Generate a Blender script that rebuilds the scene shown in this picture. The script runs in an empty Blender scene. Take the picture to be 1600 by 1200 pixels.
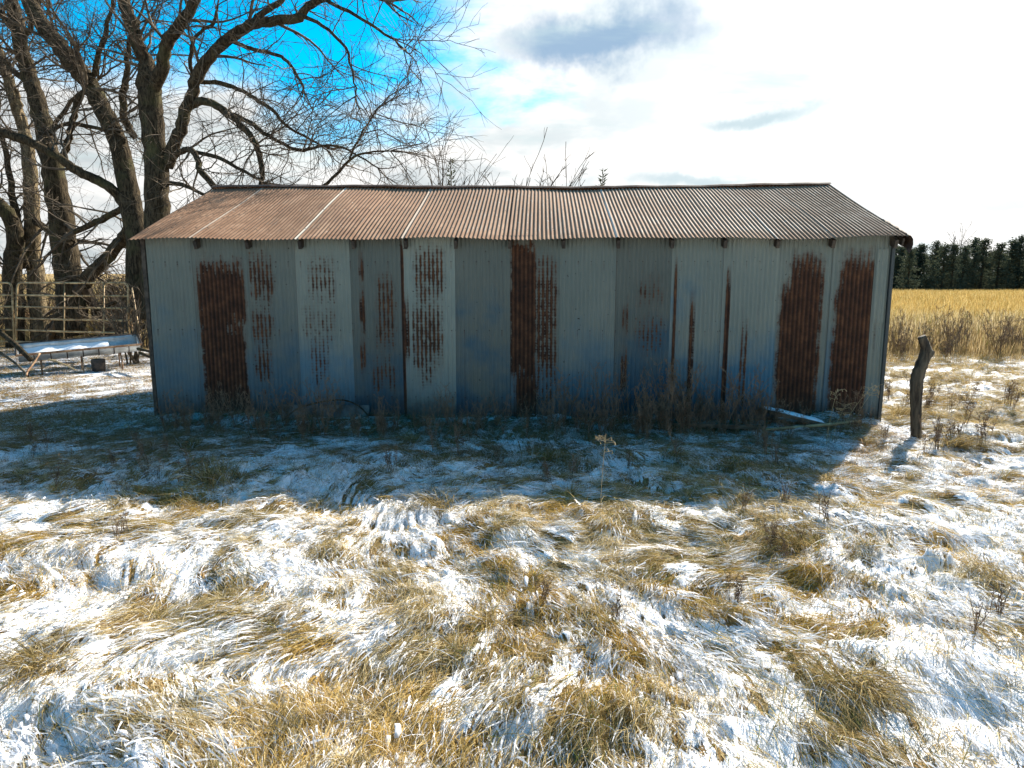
import bpy, math, random
import numpy as np
from mathutils import Vector, Matrix, noise as mnoise
R = math.radians
rnd = random.Random(7)
rs = np.random.RandomState(11)
scene = bpy.context.scene
COL = scene.collection

# ------------------------------------------------------------------ camera
FPX = 1050.0; PITCH = R(8.77); CAMZ = 2.0
cam_data = bpy.data.cameras.new('camera'); cam = bpy.data.objects.new('camera', cam_data); COL.objects.link(cam)
cam_data.sensor_width = 36.0; cam_data.lens = 36.0 * FPX / 1600.0
cam_data.clip_start = 0.05; cam_data.clip_end = 3000
cam.location = (0, 0, CAMZ); cam.rotation_euler = (math.pi / 2 - PITCH, 0, 0)
scene.camera = cam
CP, SP = math.cos(PITCH), math.sin(PITCH)

def ray(x, y):
    a = (x - 800) / FPX; b = (600 - y) / FPX
    return Vector((a, CP + SP * b, -SP + CP * b))
def at(x, y, Y):                      # point on the sight line at a given depth
    d = ray(x, y); t = Y / d.y
    return Vector((d.x * t, Y, CAMZ + d.z * t))
def onground(x, y, z=0.0):
    d = ray(x, y); t = (z - CAMZ) / d.z
    return Vector((d.x * t, d.y * t, z))

# ------------------------------------------------------------------ light
SUN_EL = R(31.5); SUN_AZ = R(37.0)    # azimuth from +Y towards +X
SUN = Vector((math.sin(SUN_AZ) * math.cos(SUN_EL), math.cos(SUN_AZ) * math.cos(SUN_EL), math.sin(SUN_EL)))
sd = bpy.data.lights.new('sun', 'SUN'); sd.energy = 5.0; sd.angle = R(0.55); sd.color = (1.0, 0.93, 0.82)
so = bpy.data.objects.new('sun', sd); COL.objects.link(so); so.rotation_euler = SUN.to_track_quat('Z', 'Y').to_euler()
scene.view_settings.view_transform = 'Standard'; scene.view_settings.look = 'None'
scene.view_settings.gamma = 1.0; scene.view_settings.use_curve_mapping = False
scene.view_settings.exposure = 1.32
scene.render.engine = 'CYCLES'; scene.cycles.max_bounces = 6; scene.cycles.diffuse_bounces = 3; scene.cycles.transmission_bounces = 4; scene.cycles.glossy_bounces = 2

# ------------------------------------------------------------------ node helper
class G:
    """tiny expression helper over a node tree"""
    def __init__(s, tree): s.t = tree; s.n = tree.nodes; s.l = tree.links
    def link(s, v, sock):
        if v is None: return
        if isinstance(v, bpy.types.NodeSocket): s.l.new(v, sock)
        elif isinstance(v, (tuple, list)):
            sock.default_value = tuple(v) if len(v) == len(sock.default_value) else tuple(v)[:3] + (1.0,)
        else:
            try: sock.default_value = v
            except Exception: sock.default_value = (v,) * len(sock.default_value)
    def m(s, op, a, b=None, c=None, clamp=False):
        n = s.n.new('ShaderNodeMath'); n.operation = op; n.use_clamp = clamp
        s.link(a, n.inputs[0]); s.link(b, n.inputs[1]); s.link(c, n.inputs[2]); return n.outputs[0]
    def add(s, a, b): return s.m('ADD', a, b)
    def sub(s, a, b): return s.m('SUBTRACT', a, b)
    def mul(s, a, b): return s.m('MULTIPLY', a, b)
    def mx(s, a, b): return s.m('MAXIMUM', a, b)
    def mn(s, a, b): return s.m('MINIMUM', a, b)
    def vm(s, op, a, b=None, scale=None):
        n = s.n.new('ShaderNodeVectorMath'); n.operation = op
        s.link(a, n.inputs[0]); s.link(b, n.inputs[1]); s.link(scale, n.inputs[3])
        return n.outputs[1] if op in ('DOT_PRODUCT', 'LENGTH', 'DISTANCE') else n.outputs[0]
    def step(s, v, e0, e1, t0=0.0, t1=1.0, smooth=True):
        n = s.n.new('ShaderNodeMapRange'); n.interpolation_type = 'SMOOTHSTEP' if smooth else 'LINEAR'
        for i, q in enumerate((v, e0, e1, t0, t1)): s.link(q, n.inputs[i])
        return n.outputs[0]
    def xyz(s, x=0.0, y=0.0, z=0.0):
        n = s.n.new('ShaderNodeCombineXYZ')
        for i, q in enumerate((x, y, z)): s.link(q, n.inputs[i])
        return n.outputs[0]
    def sep(s, v):
        n = s.n.new('ShaderNodeSeparateXYZ'); s.link(v, n.inputs[0]); return n.outputs[0], n.outputs[1], n.outputs[2]
    def noise(s, vec, scale=5.0, detail=3.0, rough=0.55, dist=0.0, col=False):
        n = s.n.new('ShaderNodeTexNoise'); s.link(vec, n.inputs['Vector'])
        n.inputs['Scale'].default_value = scale; n.inputs['Detail'].default_value = detail
        n.inputs['Roughness'].default_value = rough; n.inputs['Distortion'].default_value = dist
        return n.outputs['Color' if col else 'Fac']
    def mix(s, f, a, b, blend='MIX'):
        n = s.n.new('ShaderNodeMix'); n.data_type = 'RGBA'; n.blend_type = blend
        s.link(f, n.inputs[0]); s.link(a, n.inputs[6]); s.link(b, n.inputs[7]); return n.outputs[2]
    def ramp(s, f, stops):
        n = s.n.new('ShaderNodeValToRGB'); e = n.color_ramp.elements
        while len(e) < len(stops): e.new(0.5)
        for k, (p, c) in enumerate(stops): e[k].position = p; e[k].color = tuple(c) + (1,)
        s.link(f, n.inputs[0]); return n.outputs[0]
    def attr(s, name, typ='GEOMETRY', out='Fac'):
        n = s.n.new('ShaderNodeAttribute'); n.attribute_name = name; n.attribute_type = typ; return n.outputs[out]
    def coord(s, out='Object'): return s.n.new('ShaderNodeTexCoord').outputs[out]
    def bump(s, h, strength=0.5, dist=0.01, normal=None):
        n = s.n.new('ShaderNodeBump'); n.inputs['Strength'].default_value = strength; n.inputs['Distance'].default_value = dist
        s.link(h, n.inputs['Height']); s.link(normal, n.inputs['Normal']); return n.outputs[0]

def new_mat(name):
    m = bpy.data.materials.new(name); m.use_nodes = True; g = G(m.node_tree)
    for n in list(g.n): g.n.remove(n)
    g.out = g.n.new('ShaderNodeOutputMaterial'); return m, g
def principled(g, col, rough=0.8, metal=0.0, normal=None, spec=0.3):
    p = g.n.new('ShaderNodeBsdfPrincipled'); g.link(col, p.inputs['Base Color']); g.link(rough, p.inputs['Roughness'])
    g.link(metal, p.inputs['Metallic']); g.link(normal, p.inputs['Normal']); p.inputs['Specular IOR Level'].default_value = spec
    g.l.new(p.outputs[0], g.out.inputs[0]); return p

# ------------------------------------------------------------------ world: sky with clouds round the sun
world = bpy.data.worlds.new('World'); scene.world = world; world.use_nodes = True
g = G(world.node_tree)
for n in list(g.n): g.n.remove(n)
wout = g.n.new('ShaderNodeOutputWorld'); bg = g.n.new('ShaderNodeBackground'); g.l.new(bg.outputs[0], wout.inputs[0])
bg.inputs['Strength'].default_value = 0.050
sky = g.n.new('ShaderNodeTexSky'); sky.sky_type = 'NISHITA'; sky.sun_disc = False
sky.sun_elevation = SUN_EL; sky.sun_rotation = SUN_AZ; sky.air_density = 1.0; sky.dust_density = 0.3; sky.ozone_density = 3.0; sky.altitude = 200
hs = g.n.new('ShaderNodeHueSaturation'); hs.inputs['Hue'].default_value = 0.480; hs.inputs['Saturation'].default_value = 1.6; hs.inputs['Value'].default_value = 1.0
g.l.new(sky.outputs[0], hs.inputs['Color'])
dirv = g.vm('NORMALIZE', g.coord('Generated'))
dx, dy, dz = g.sep(dirv)
dots = g.vm('DOT_PRODUCT', dirv, tuple(SUN))
pz = g.add(g.mx(dz, 0.0), 0.22)
plane = g.vm('MULTIPLY', dirv, g.xyz(g.m('DIVIDE', 1.0, pz), g.m('DIVIDE', 1.0, pz), 1.2))
n1 = g.noise(plane, 1.9, 7.0, 0.58, 0.35)
n2 = g.noise(g.vm('ADD', plane, (3.1, 7.7, 1.0)), 2.6, 5.0, 0.55, 0.2)
bias1 = g.mul(g.sub(dots, 0.745), 3.4)
bias2 = g.mul(g.sub(0.235, dz), 5.0)
bias = g.mx(g.mx(bias1, bias2), -0.42)
cl = g.step(g.add(bias, g.mul(g.sub(n1, 0.5), 1.5)), -0.22, 0.20)
glow = g.m('POWER', g.mx(dots, 0.0), 5.0)
grey = g.step(n2, 0.40, 0.66)                                   # grey undersides
lum = g.add(g.add(8.4, g.mul(glow, 4.0)), g.mul(grey, g.add(-2.9, g.mul(glow, 1.8))))
ccol = g.mix(g.mul(grey, 0.8), (1.0, 0.985, 0.96), (0.86, 0.96, 1.0))
cloud = g.vm('SCALE', ccol, scale=lum)
# one heavy grey cloud bank drifting under the bright deck
dc = at(935, 62, 10.0) - Vector((0, 0, CAMZ)); dc.normalize()
dn = g.vm('SUBTRACT', dirv, tuple(dc))
wob = g.vm('SUBTRACT', g.noise(dirv, 9.0, 5.0, 0.6, col=True), (0.5, 0.5, 0.5))
dn = g.vm('ADD', dn, g.vm('SCALE', wob, scale=0.14))
ax, ay, az_ = g.sep(dn)
dd = g.m('SQRT', g.add(g.m('POWER', g.m('DIVIDE', ax, 0.15), 2.0), g.m('POWER', g.m('DIVIDE', az_, 0.042), 2.0)))
dark = g.step(dd, 1.25, 0.35)
cloud = g.mix(g.mul(dark, 0.93), cloud, (2.5, 3.9, 5.6))
for (cpx, cpy, cw, ch, cs_) in ((1180, 180, .085, .010, .75), (1085, 283, .09, .010, .7), (1470, 172, .09, .013, .30), (700, 150, .05, .05, .55), (470, 205, .07, .03, .6), (590, 215, .05, .02, .4)):
    c2 = at(cpx, cpy, 10.0) - Vector((0, 0, CAMZ)); c2.normalize(); q_ = g.vm('ADD', g.vm('SUBTRACT', dirv, tuple(c2)), g.vm('SCALE', wob, scale=0.07)); qx, qy, qz = g.sep(q_)
    d2 = g.m('SQRT', g.add(g.m('POWER', g.m('DIVIDE', qx, cw), 2.0), g.m('POWER', g.m('DIVIDE', qz, ch), 2.0)))
    cloud = g.mix(g.mul(g.step(d2, 1.3, 0.2), cs_), cloud, (4.2, 5.6, 6.2))
thin = g.step(g.noise(g.vm('MULTIPLY', plane, (0.6, 1.6, 1.0)), 1.7, 6.0, 0.6), 0.54, 0.70)
cloud = g.mix(g.mul(thin, 0.55), cloud, (5.4, 6.9, 7.1))
skyc = g.vm('SCALE', hs.outputs[0], scale=2.0)
final = g.mix(cl, skyc, cloud)
g.l.new(final, bg.inputs['Color'])

# ------------------------------------------------------------------ object helpers
def tag(o, label=None, cat=None, group=None, kind=None):
    if label: o['label'] = label
    if cat: o['category'] = cat
    if group: o['group'] = group
    if kind: o['kind'] = kind
    return o
def link(o, parent=None):
    COL.objects.link(o)
    if parent is not None: o.parent = parent
    return o
def empty(name, loc, rz=0.0):
    o = bpy.data.objects.new(name, None); o.empty_display_size = 0.2; o.location = loc; o.rotation_euler = (0, 0, rz); return link(o)

class MB:
    """collects vertices and faces for one mesh"""
    def __init__(s): s.v = []; s.f = []; s.n = 0; s.att = {}
    def add(s, v, f, **att):
        v = np.asarray(v, float).reshape(-1, 3); s.v.append(v)
        s.f.extend([tuple(int(i) + s.n for i in q) for q in f]); s.n += len(v)
        for k, a in att.items(): s.att.setdefault(k, []).append(np.broadcast_to(np.asarray(a, float), (len(v),)).copy())
    def box(s, c, size, rot=None):
        c = Vector(c); h = Vector(size) / 2
        M = rot.to_matrix() if hasattr(rot, 'to_matrix') else (rot or Matrix.Identity(3))
        vs = [c + M @ Vector((x * h.x, y * h.y, z * h.z)) for z in (-1, 1) for y in (-1, 1) for x in (-1, 1)]
        s.add([tuple(v) for v in vs], [(0, 2, 3, 1), (4, 5, 7, 6), (0, 1, 5, 4), (2, 6, 7, 3), (0, 4, 6, 2), (1, 3, 7, 5)])
    def tube(s, pts, rad, sides=6, cap=True, rough=0.0, **att):
        P = np.asarray([tuple(p) for p in pts], float); n = len(P)
        r = np.broadcast_to(np.asarray(rad, float), (n,))
        T = np.gradient(P, axis=0); T /= (np.linalg.norm(T, axis=1, keepdims=True) + 1e-9)
        ref = np.array([0.31, 0.17, 0.93]) if abs(T[0][2]) < 0.85 else np.array([0.95, 0.2, 0.1])
        U = ref - (T @ ref)[:, None] * T; U /= (np.linalg.norm(U, axis=1, keepdims=True) + 1e-9)
        W = np.cross(T, U)
        a = np.arange(sides) * 2 * np.pi / sides
        rr = r[:, None] * (1 + (rs.uniform(-rough, rough, (n, sides)) if rough else 0))
        V = P[:, None, :] + rr[..., None] * (np.cos(a)[None, :, None] * U[:, None, :] + np.sin(a)[None, :, None] * W[:, None, :])
        f = []
        for i in range(n - 1):
            for k in range(sides):
                k2 = (k + 1) % sides
                f.append((i * sides + k, i * sides + k2, (i + 1) * sides + k2, (i + 1) * sides + k))
        if cap: f.append(tuple(range(sides - 1, -1, -1))); f.append(tuple((n - 1) * sides + k for k in range(sides)))
        s.add(V.reshape(-1, 3), f, **att)
    def strip(s, pts, width, side, **att):
        P = np.asarray(pts, float); w = np.asarray(width, float)[:, None]; S = np.asarray(side, float)
        V = np.empty((len(P) * 2, 3)); V[0::2] = P - S * w / 2; V[1::2] = P + S * w / 2
        s.add(V, [(2 * i, 2 * i + 1, 2 * i + 3, 2 * i + 2) for i in range(len(P) - 1)], **att)
    def mesh(s, name, mat=None, smooth=False):
        me = bpy.data.meshes.new(name)
        V = np.concatenate(s.v) if s.v else np.zeros((0, 3))
        me.from_pydata(V.tolist(), [], s.f)
        for k, a in s.att.items():
            at_ = me.attributes.new(k, 'FLOAT', 'POINT'); at_.data.foreach_set('value', np.concatenate(a).astype(np.float32))
        if mat: me.materials.append(mat)
        if smooth: me.polygons.foreach_set('use_smooth', [True] * len(me.polygons))
        me.update(); return me
    def build(s, name, mat, parent=None, smooth=False, loc=None):
        o = bpy.data.objects.new(name, s.mesh(name, mat, smooth)); link(o, parent)
        if loc is not None: o.location = loc
        return o

# ------------------------------------------------------------------ numpy noise
_perm = rs.permutation(4096); _val = rs.uniform(0, 1, 4096)
def vnoise(x, y, seed=0):
    x = np.asarray(x, float); y = np.asarray(y, float)
    xi = np.floor(x).astype(int); yi = np.floor(y).astype(int); fx = x - xi; fy = y - yi
    fx = fx * fx * fx * (fx * (fx * 6 - 15) + 10); fy = fy * fy * fy * (fy * (fy * 6 - 15) + 10)
    def h(a, b): return _val[(_perm[(_perm[(a + seed * 57) & 4095] + b) & 4095])]
    return (h(xi, yi) * (1 - fx) + h(xi + 1, yi) * fx) * (1 - fy) + (h(xi, yi + 1) * (1 - fx) + h(xi + 1, yi + 1) * fx) * fy
def fbm(x, y, oct=3, seed=0, gain=0.5):
    s = 0; a = 1; t = 0
    for i in range(oct):
        s = s + a * vnoise(x * 2 ** i + i * 13.7, y * 2 ** i - i * 7.3, seed + i); t += a; a *= gain
    return s / t
def sst(v, a, b):
    t = np.clip((v - a) / (b - a), 0, 1); return t * t * (3 - 2 * t)

# ------------------------------------------------------------------ terrain functions
CX, CY = 0.6, 15.0
def flow_uv(x, y):
    wx = x + 1.5 * (fbm(x * 0.55, y * 0.55, 2, 3) - 0.5) * 2; wy = y + 1.5 * (fbm(x * 0.55 + 9, y * 0.55 + 4, 2, 5) - 0.5) * 2
    ex = wx - CX; ey = wy - CY
    r = np.hypot(ex, ey); th = np.arctan2(ex, -ey)
    return r, th * 9.0
def flow_angle(x, y):                 # direction the grass lies in (towards the camera side)
    e = 0.03
    v0 = flow_uv(x, y)[1]; gx = (flow_uv(x + e, y)[1] - v0) / e; gy = (flow_uv(x, y + e)[1] - v0) / e
    # grass runs perpendicular to grad v
    ang = np.arctan2(-gx, gy)
    ang = np.where(np.sin(ang) > 0, ang + np.pi, ang)
    return ang
# individual tussock mounds
tx = []; 
for _ in range(5200):
    X = rs.uniform(-15, 15); Y = rs.uniform(1.0, 17)
    tx.append((X, Y, rs.uniform(0.13, 0.40), rs.uniform(0.3, 1.0)))
TUS = np.array(tx)
keep = []; grid = {}
for i, (X, Y, r_, h_) in enumerate(TUS):
    k = (int(X // 0.45), int(Y // 0.45)); ok = True
    for a in (-1, 0, 1):
        for b in (-1, 0, 1):
            for j in grid.get((k[0] + a, k[1] + b), []):
                if (TUS[j][0] - X) ** 2 + (TUS[j][1] - Y) ** 2 < 0.36 ** 2: ok = False
    if ok: grid.setdefault(k, []).append(i); keep.append(i)
TUS = TUS[keep]
_gx = np.arange(-16, 16, 0.025); _gy = np.arange(0.0, 18, 0.025)
_T = np.zeros((len(_gy), len(_gx)))
for X, Y, r_, h_ in TUS:
    fa = float(flow_angle(np.array([X]), np.array([Y]))[0]); ca, sa = math.cos(fa), math.sin(fa)
    m_ = r_ * 1.8
    i0, i1 = np.searchsorted(_gx, [X - m_, X + m_]); j0, j1 = np.searchsorted(_gy, [Y - m_, Y + m_])
    gx, gy = np.meshgrid(_gx[i0:i1] - X, _gy[j0:j1] - Y)
    al = gx * ca + gy * sa; ac = -gx * sa + gy * ca
    q = np.where(al > 0, al / (r_ * 0.75), al / (r_ * 1.6)) ** 2 + (ac / (r_ * 0.95)) ** 2
    b_ = np.clip(1 - q, 0, 1) ** 0.8 * h_ * 0.080
    _T[j0:j1, i0:i1] = np.maximum(_T[j0:j1, i0:i1], b_)
def tus_h(x, y):
    fx = np.clip((x - _gx[0]) / 0.025, 0, len(_gx) - 1.001); fy = np.clip((y - _gy[0]) / 0.025, 0, len(_gy) - 1.001)
    i = fx.astype(int); j = fy.astype(int); a = fx - i; b = fy - j
    v = (_T[j, i] * (1 - a) + _T[j, i + 1] * a) * (1 - b) + (_T[j + 1, i] * (1 - a) + _T[j + 1, i + 1] * a) * b
    return v * sst(x, -16, -15) * sst(-x, -16, -15) * sst(y, 0.0, 1.0) * sst(-y, -17.5, -16.5)
def rough_amt(x, y):                  # the yard on the left behind the shadow is bare and flat
    yard = sst(-x, 4.6, 6.0) * sst(y, 8.0, 9.5) * sst(-y, -21.0, -19.0)
    shade = sst(y, 6.6, 7.4) * sst(-y, -11, -9) * sst(-x, -4.6, -3.8)
    return (1 - 0.85 * yard) * (1 - 0.45 * shade)
def H(x, y):
    x = np.asarray(x, float); y = np.asarray(y, float)
    base = 0.10 * (fbm(x * 0.35, y * 0.35, 2, 21) - 0.5) * sst(np.hypot(x, y), 1, 3)
    r = rough_amt(x, y)
    near = sst(-np.hypot(x * 0.7, y), -32, -21)
    u, v = flow_uv(x, y)
    rd = (1 - np.abs(2 * vnoise(u * 3.2, v * 15, 43) - 1)) * sst(-np.hypot(x, y), -13, -8)
    st = (fbm(u * 2.6, v * 13, 2, 31) - 0.5) * 0.055 + (vnoise(u * 6, v * 30, 41) - 0.5) * 0.020 + rd * 0.030
    lump = (fbm(x * 9, y * 9, 2, 51) - 0.5) * 0.05
    z = base + r * (tus_h(x, y) + st * near + lump * near + 0.10 * (fbm(x * 1.3, y * 1.3, 2, 61) - 0.5) * near)
    z = z + 0.10 * np.exp(-((y - (9.25 - x * 0.04)) / 0.55) ** 2) * sst(-np.abs(x), -5.6, -4.5) * (0.4 + fbm(x * 1.1, y * 1.1, 2, 77))
    # far ground: rises gently to the left behind the trees
    z = z + sst(y, 35, 130) * (3.2 * sst(-x, -20, 60)) - 0.02
    return z
def H1(x, y): return float(H(np.array([x]), np.array([y]))[0])
def snow_amt(x, y):
    big = fbm(x * 0.62 + 3, y * 0.62, 3, 71, 0.6)
    med = fbm(x * 2.3, y * 2.3, 2, 73)
    u, v = flow_uv(x, y)
    stk = fbm(u * 1.1, v * 3.2, 2, 79)
    s = 0.535 + (big - 0.5) * 0.50 + (med - 0.5) * 0.75 + (stk - 0.5) * 0.8 * (1 - .6 * sst(y, 6.3, 7.5)) + (fbm(u * 3.0, v * 9.0, 2, 83) - 0.5) * 0.5 + (fbm(x * 6.0, y * 6.0, 2, 87) - 0.5) * 0.5
    wallband = np.exp(-((y - 8.75) / 0.5) ** 2) * sst(-np.abs(x), -5.6, -4.5)
    shade = sst(y, 6.2, 6.8) * sst(-y, -9.9, -9.3) * sst(-x, -5.2, -4.0)
    s = s - 0.20 * wallband - 0.02 * shade
    s = s + 0.06 * sst(-y, -6, -3)
    rd = 1 - np.abs(2 * vnoise(u * 3.2, v * 15, 43) - 1)
    s = s + (rd - .5) * .42 * sst(-y, -10, -7)
    far = sst(y, 18.5, 21.5)
    s = s * (1 - far) - 0.5 * far
    yard = sst(-x, 4.6, 6.0) * sst(y, 9.0, 10.5)
    s = s + yard * (-0.07 + 0.80 * far)
    return s

# ------------------------------------------------------------------ materials
def mat_ground():
    m, g = new_mat('snowy_thatch')
    uv = g.n.new('ShaderNodeUVMap'); uv.uv_map = 'flow'; U, V, _ = g.sep(uv.outputs[0])
    pos = g.coord('Object')
    s1 = g.noise(g.xyz(g.mul(U, 3.0), g.mul(V, 26.0)), 1.0, 3.0, 0.6, 0.3)
    s2 = g.noise(g.xyz(g.mul(U, 9.0), g.mul(V, 85.0), 3.0), 1.0, 3.0, 0.6, 0.4)
    lum = g.noise(pos, 16.0, 4.0, 0.6)
    sn = g.attr('snow')
    k = g.add(g.add(sn, g.mul(g.sub(s1, 0.5), 1.3)), g.add(g.mul(g.sub(s2, 0.5), 0.9), g.mul(g.sub(lum, 0.5), 0.8)))
    snow = g.step(k, 0.47, 0.56)
    tone = g.add(g.mul(s2, 0.75), g.mul(g.noise(pos, 1.1, 3.0), 0.35))
    th = g.ramp(tone, [(0.30, (0.035, 0.022, 0.010)), (0.42, (0.11, 0.07, 0.028)), (0.54, (0.25, 0.155, 0.055)), (0.66, (0.36, 0.26, 0.12)), (0.8, (0.44, 0.37, 0.23))])
    golden = g.attr('gold')
    thg = g.ramp(g.noise(pos, 1.6, 5.0, 0.7), [(0.3, (0.27, 0.165, 0.06)), (0.6, (0.40, 0.27, 0.10)), (0.8, (0.47, 0.36, 0.18))])
    th = g.mix(golden, th, thg)
    col = g.mix(snow, th, (0.86, 0.87, 0.89))
    h = g.add(g.add(g.mul(s1, 0.5), g.mul(s2, 0.5)), g.add(g.mul(snow, 0.55), g.mul(g.noise(pos, 38.0, 4.0, 0.7), 0.7)))
    nb = g.bump(h, 1.0, 0.030)
    principled(g, col, g.mix(snow, (0.9,) * 3, (0.6,) * 3), 0.0, nb, 0.15); return m
def mat_blades():
    m, g = new_mat('dry_grass')
    hue = g.attr('hue'); snowy = g.attr('snowy'); tint = g.attr('tint', 'INSTANCER'); gold = g.attr('gold', 'INSTANCER')
    t = g.add(g.mul(hue, 0.75), g.mul(tint, 0.35))
    a = g.ramp(t, [(0.05, (0.045, 0.033, 0.014)), (0.28, (0.17, 0.12, 0.045)), (0.5, (0.42, 0.31, 0.13)), (0.74, (0.60, 0.48, 0.25)), (0.97, (0.70, 0.62, 0.43))])
    b = g.ramp(t, [(0.05, (0.10, 0.06, 0.015)), (0.3, (0.32, 0.19, 0.04)), (0.6, (0.54, 0.35, 0.085)), (0.95, (0.66, 0.49, 0.18))])
    c = g.mix(g.m('MULTIPLY', gold, 1.0, clamp=True), a, b)
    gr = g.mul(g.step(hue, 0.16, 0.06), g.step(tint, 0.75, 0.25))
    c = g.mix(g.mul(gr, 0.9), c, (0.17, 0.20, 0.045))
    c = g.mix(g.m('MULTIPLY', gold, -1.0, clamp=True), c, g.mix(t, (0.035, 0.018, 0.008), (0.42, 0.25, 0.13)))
    c = g.mix(snowy, c, (0.88, 0.89, 0.92))
    d = g.n.new('ShaderNodeBsdfDiffuse'); tr = g.n.new('ShaderNodeBsdfTranslucent'); mx = g.n.new('ShaderNodeMixShader')
    g.link(c, d.inputs[0]); g.link(c, tr.inputs[0]); mx.inputs[0].default_value = 0.42
    g.l.new(d.outputs[0], mx.inputs[1]); g.l.new(tr.outputs[0], mx.inputs[2]); g.l.new(mx.outputs[0], g.out.inputs[0]); return m
def mat_simple(name, c0, c1, scale=8.0, rough=0.85, metal=0.0, bump=0.4, bdist=0.01, stretch=(1, 1, 1), detail=5.0, spec=0.3):
    m, g = new_mat(name); p = g.vm('MULTIPLY', g.coord('Object'), stretch)
    n = g.noise(p, scale, detail, 0.62)
    principled(g, g.mix(g.step(n, 0.33, 0.68), c0, c1), rough, metal, g.bump(n, bump, bdist), spec); return m
def mat_bark(name, dark, mid, moss):
    m, g = new_mat(name); pos = g.coord('Object')
    p = g.vm('MULTIPLY', pos, (1, 1, 0.22)); n = g.noise(p, 22.0, 5.0, 0.65, 0.4); n2 = g.noise(pos, 1.7, 4.0)
    c = g.mix(g.step(n, 0.35, 0.68), dark, mid); c = g.mix(g.mul(g.step(n2, 0.5, 0.72), 0.6), c, moss)
    principled(g, c, 0.95, 0.0, g.bump(n, 1.0, 0.05), 0.1); return m

M_ground = mat_ground(); M_blade = mat_blades()
M_bark = mat_bark('bark_dark', (0.020, 0.015, 0.009), (0.095, 0.072, 0.043), (0.085, 0.083, 0.036))
M_barkp = mat_bark('bark_pale', (0.07, 0.052, 0.030), (0.30, 0.23, 0.135), (0.18, 0.15, 0.08))
M_twig = mat_simple('twig', (0.045, 0.032, 0.021), (0.13, 0.098, 0.062), 3.0)
M_weed = mat_simple('dead_weed', (0.11, 0.068, 0.038), (0.25, 0.16, 0.095), 4.0, bump=0.1)
M_weedtan = mat_simple('dead_weed_tan', (0.30, 0.21, 0.10), (0.50, 0.38, 0.21), 4.0, bump=0.1)
M_post = mat_simple('weathered_post', (0.022, 0.016, 0.010), (0.125, 0.095, 0.06), 14.0, bump=1.0, bdist=0.03, stretch=(1, 1, 0.14))
M_wood = mat_simple('old_board', (0.06, 0.042, 0.026), (0.20, 0.15, 0.10), 12.0, bump=0.5, stretch=(0.2, 1, 1))
M_snow = mat_simple('snow_cap', (0.84, 0.86, 0.88), (0.88, 0.89, 0.91), 30.0, 0.6, bump=0.6, bdist=0.02)
M_gate = mat_simple('tan_gate_tube', (0.24, 0.14, 0.06), (0.62, 0.44, 0.22), 5.0, 0.55, bump=0.2, bdist=0.004)
M_zinc = mat_simple('trough_zinc', (0.36, 0.38, 0.38), (0.62, 0.64, 0.63), 5.0, 0.42, 0.45, bump=0.15)
M_rustrim = mat_simple('rusty_rim', (0.16, 0.075, 0.035), (0.42, 0.27, 0.16), 9.0, 0.8, bump=0.4)
M_darksteel = mat_simple('dark_steel', (0.035, 0.03, 0.026), (0.12, 0.085, 0.06), 8.0, 0.75, bump=0.3)
M_ridge = mat_simple('ridge_metal', (0.05, 0.03, 0.022), (0.14, 0.085, 0.06), 7.0, 0.8, bump=0.4)
M_tim = mat_simple('eave_timber', (0.03, 0.024, 0.018), (0.09, 0.07, 0.05), 10.0, bump=0.4)
M_scrap = mat_simple('scrap_sheet', (0.055, 0.055, 0.05), (0.16, 0.16, 0.145), 6.0, 0.7, 0.2, bump=0.3)

# ------------------------------------------------------------------ ground
def graded(fine0, fine1, step, lo, hi, grow=1.12):
    c = list(np.arange(fine0, fine1 + 1e-6, step)); s = step; v = c[-1]
    while v < hi: s *= grow; v += s; c.append(v)
    s = step; v = c[0]; pre = []
    while v > lo: s *= grow; v -= s; pre.append(v)
    return np.array(pre[::-1] + c)
ys = np.concatenate([graded(2.0, 6.5, 0.0145, -40, 6.5), graded(6.53, 10.5, 0.028, 6.53, 900, 1.035)[0:]])
ys = np.unique(np.round(ys, 4)); xs = graded(-7.0, 7.0, 0.0175, -700, 700, 1.06)
GX, GY = np.meshgrid(xs, ys); gx = GX.ravel(); gy = GY.ravel(); gz = H(gx, gy)
nx, ny = len(xs), len(ys)
me = bpy.data.meshes.new('ground'); nv = nx * ny
me.vertices.add(nv); me.vertices.foreach_set('co', np.stack([gx, gy, gz], 1).ravel())
idx = np.arange(nv).reshape(ny, nx); q = np.stack([idx[:-1, :-1], idx[:-1, 1:], idx[1:, 1:], idx[1:, :-1]], -1).reshape(-1, 4)
nf = len(q); me.loops.add(nf * 4); me.polygons.add(nf)
me.loops.foreach_set('vertex_index', q.ravel().astype(np.int32))
me.polygons.foreach_set('loop_start', np.arange(nf, dtype=np.int32) * 4)
me.polygons.foreach_set('use_smooth', np.ones(nf, dtype=bool))
me.update(calc_edges=True)
sa = me.attributes.new('snow', 'FLOAT', 'POINT'); sa.data.foreach_set('value', snow_amt(gx, gy).astype(np.float32))
ga = me.attributes.new('gold', 'FLOAT', 'POINT'); ga.data.foreach_set('value', sst(gy, 19, 24).astype(np.float32))
fu, fv = flow_uv(gx, gy); uvl = me.uv_layers.new(name='flow'); li = q.ravel()
uvl.data.foreach_set('uv', np.stack([fu[li], fv[li]], 1).ravel().astype(np.float32))
me.materials.append(M_ground)
ground = bpy.data.objects.new('ground', me); link(ground); tag(ground, 'uneven ground of matted dry grass patched with thin snow', None, None, 'structure')

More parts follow.
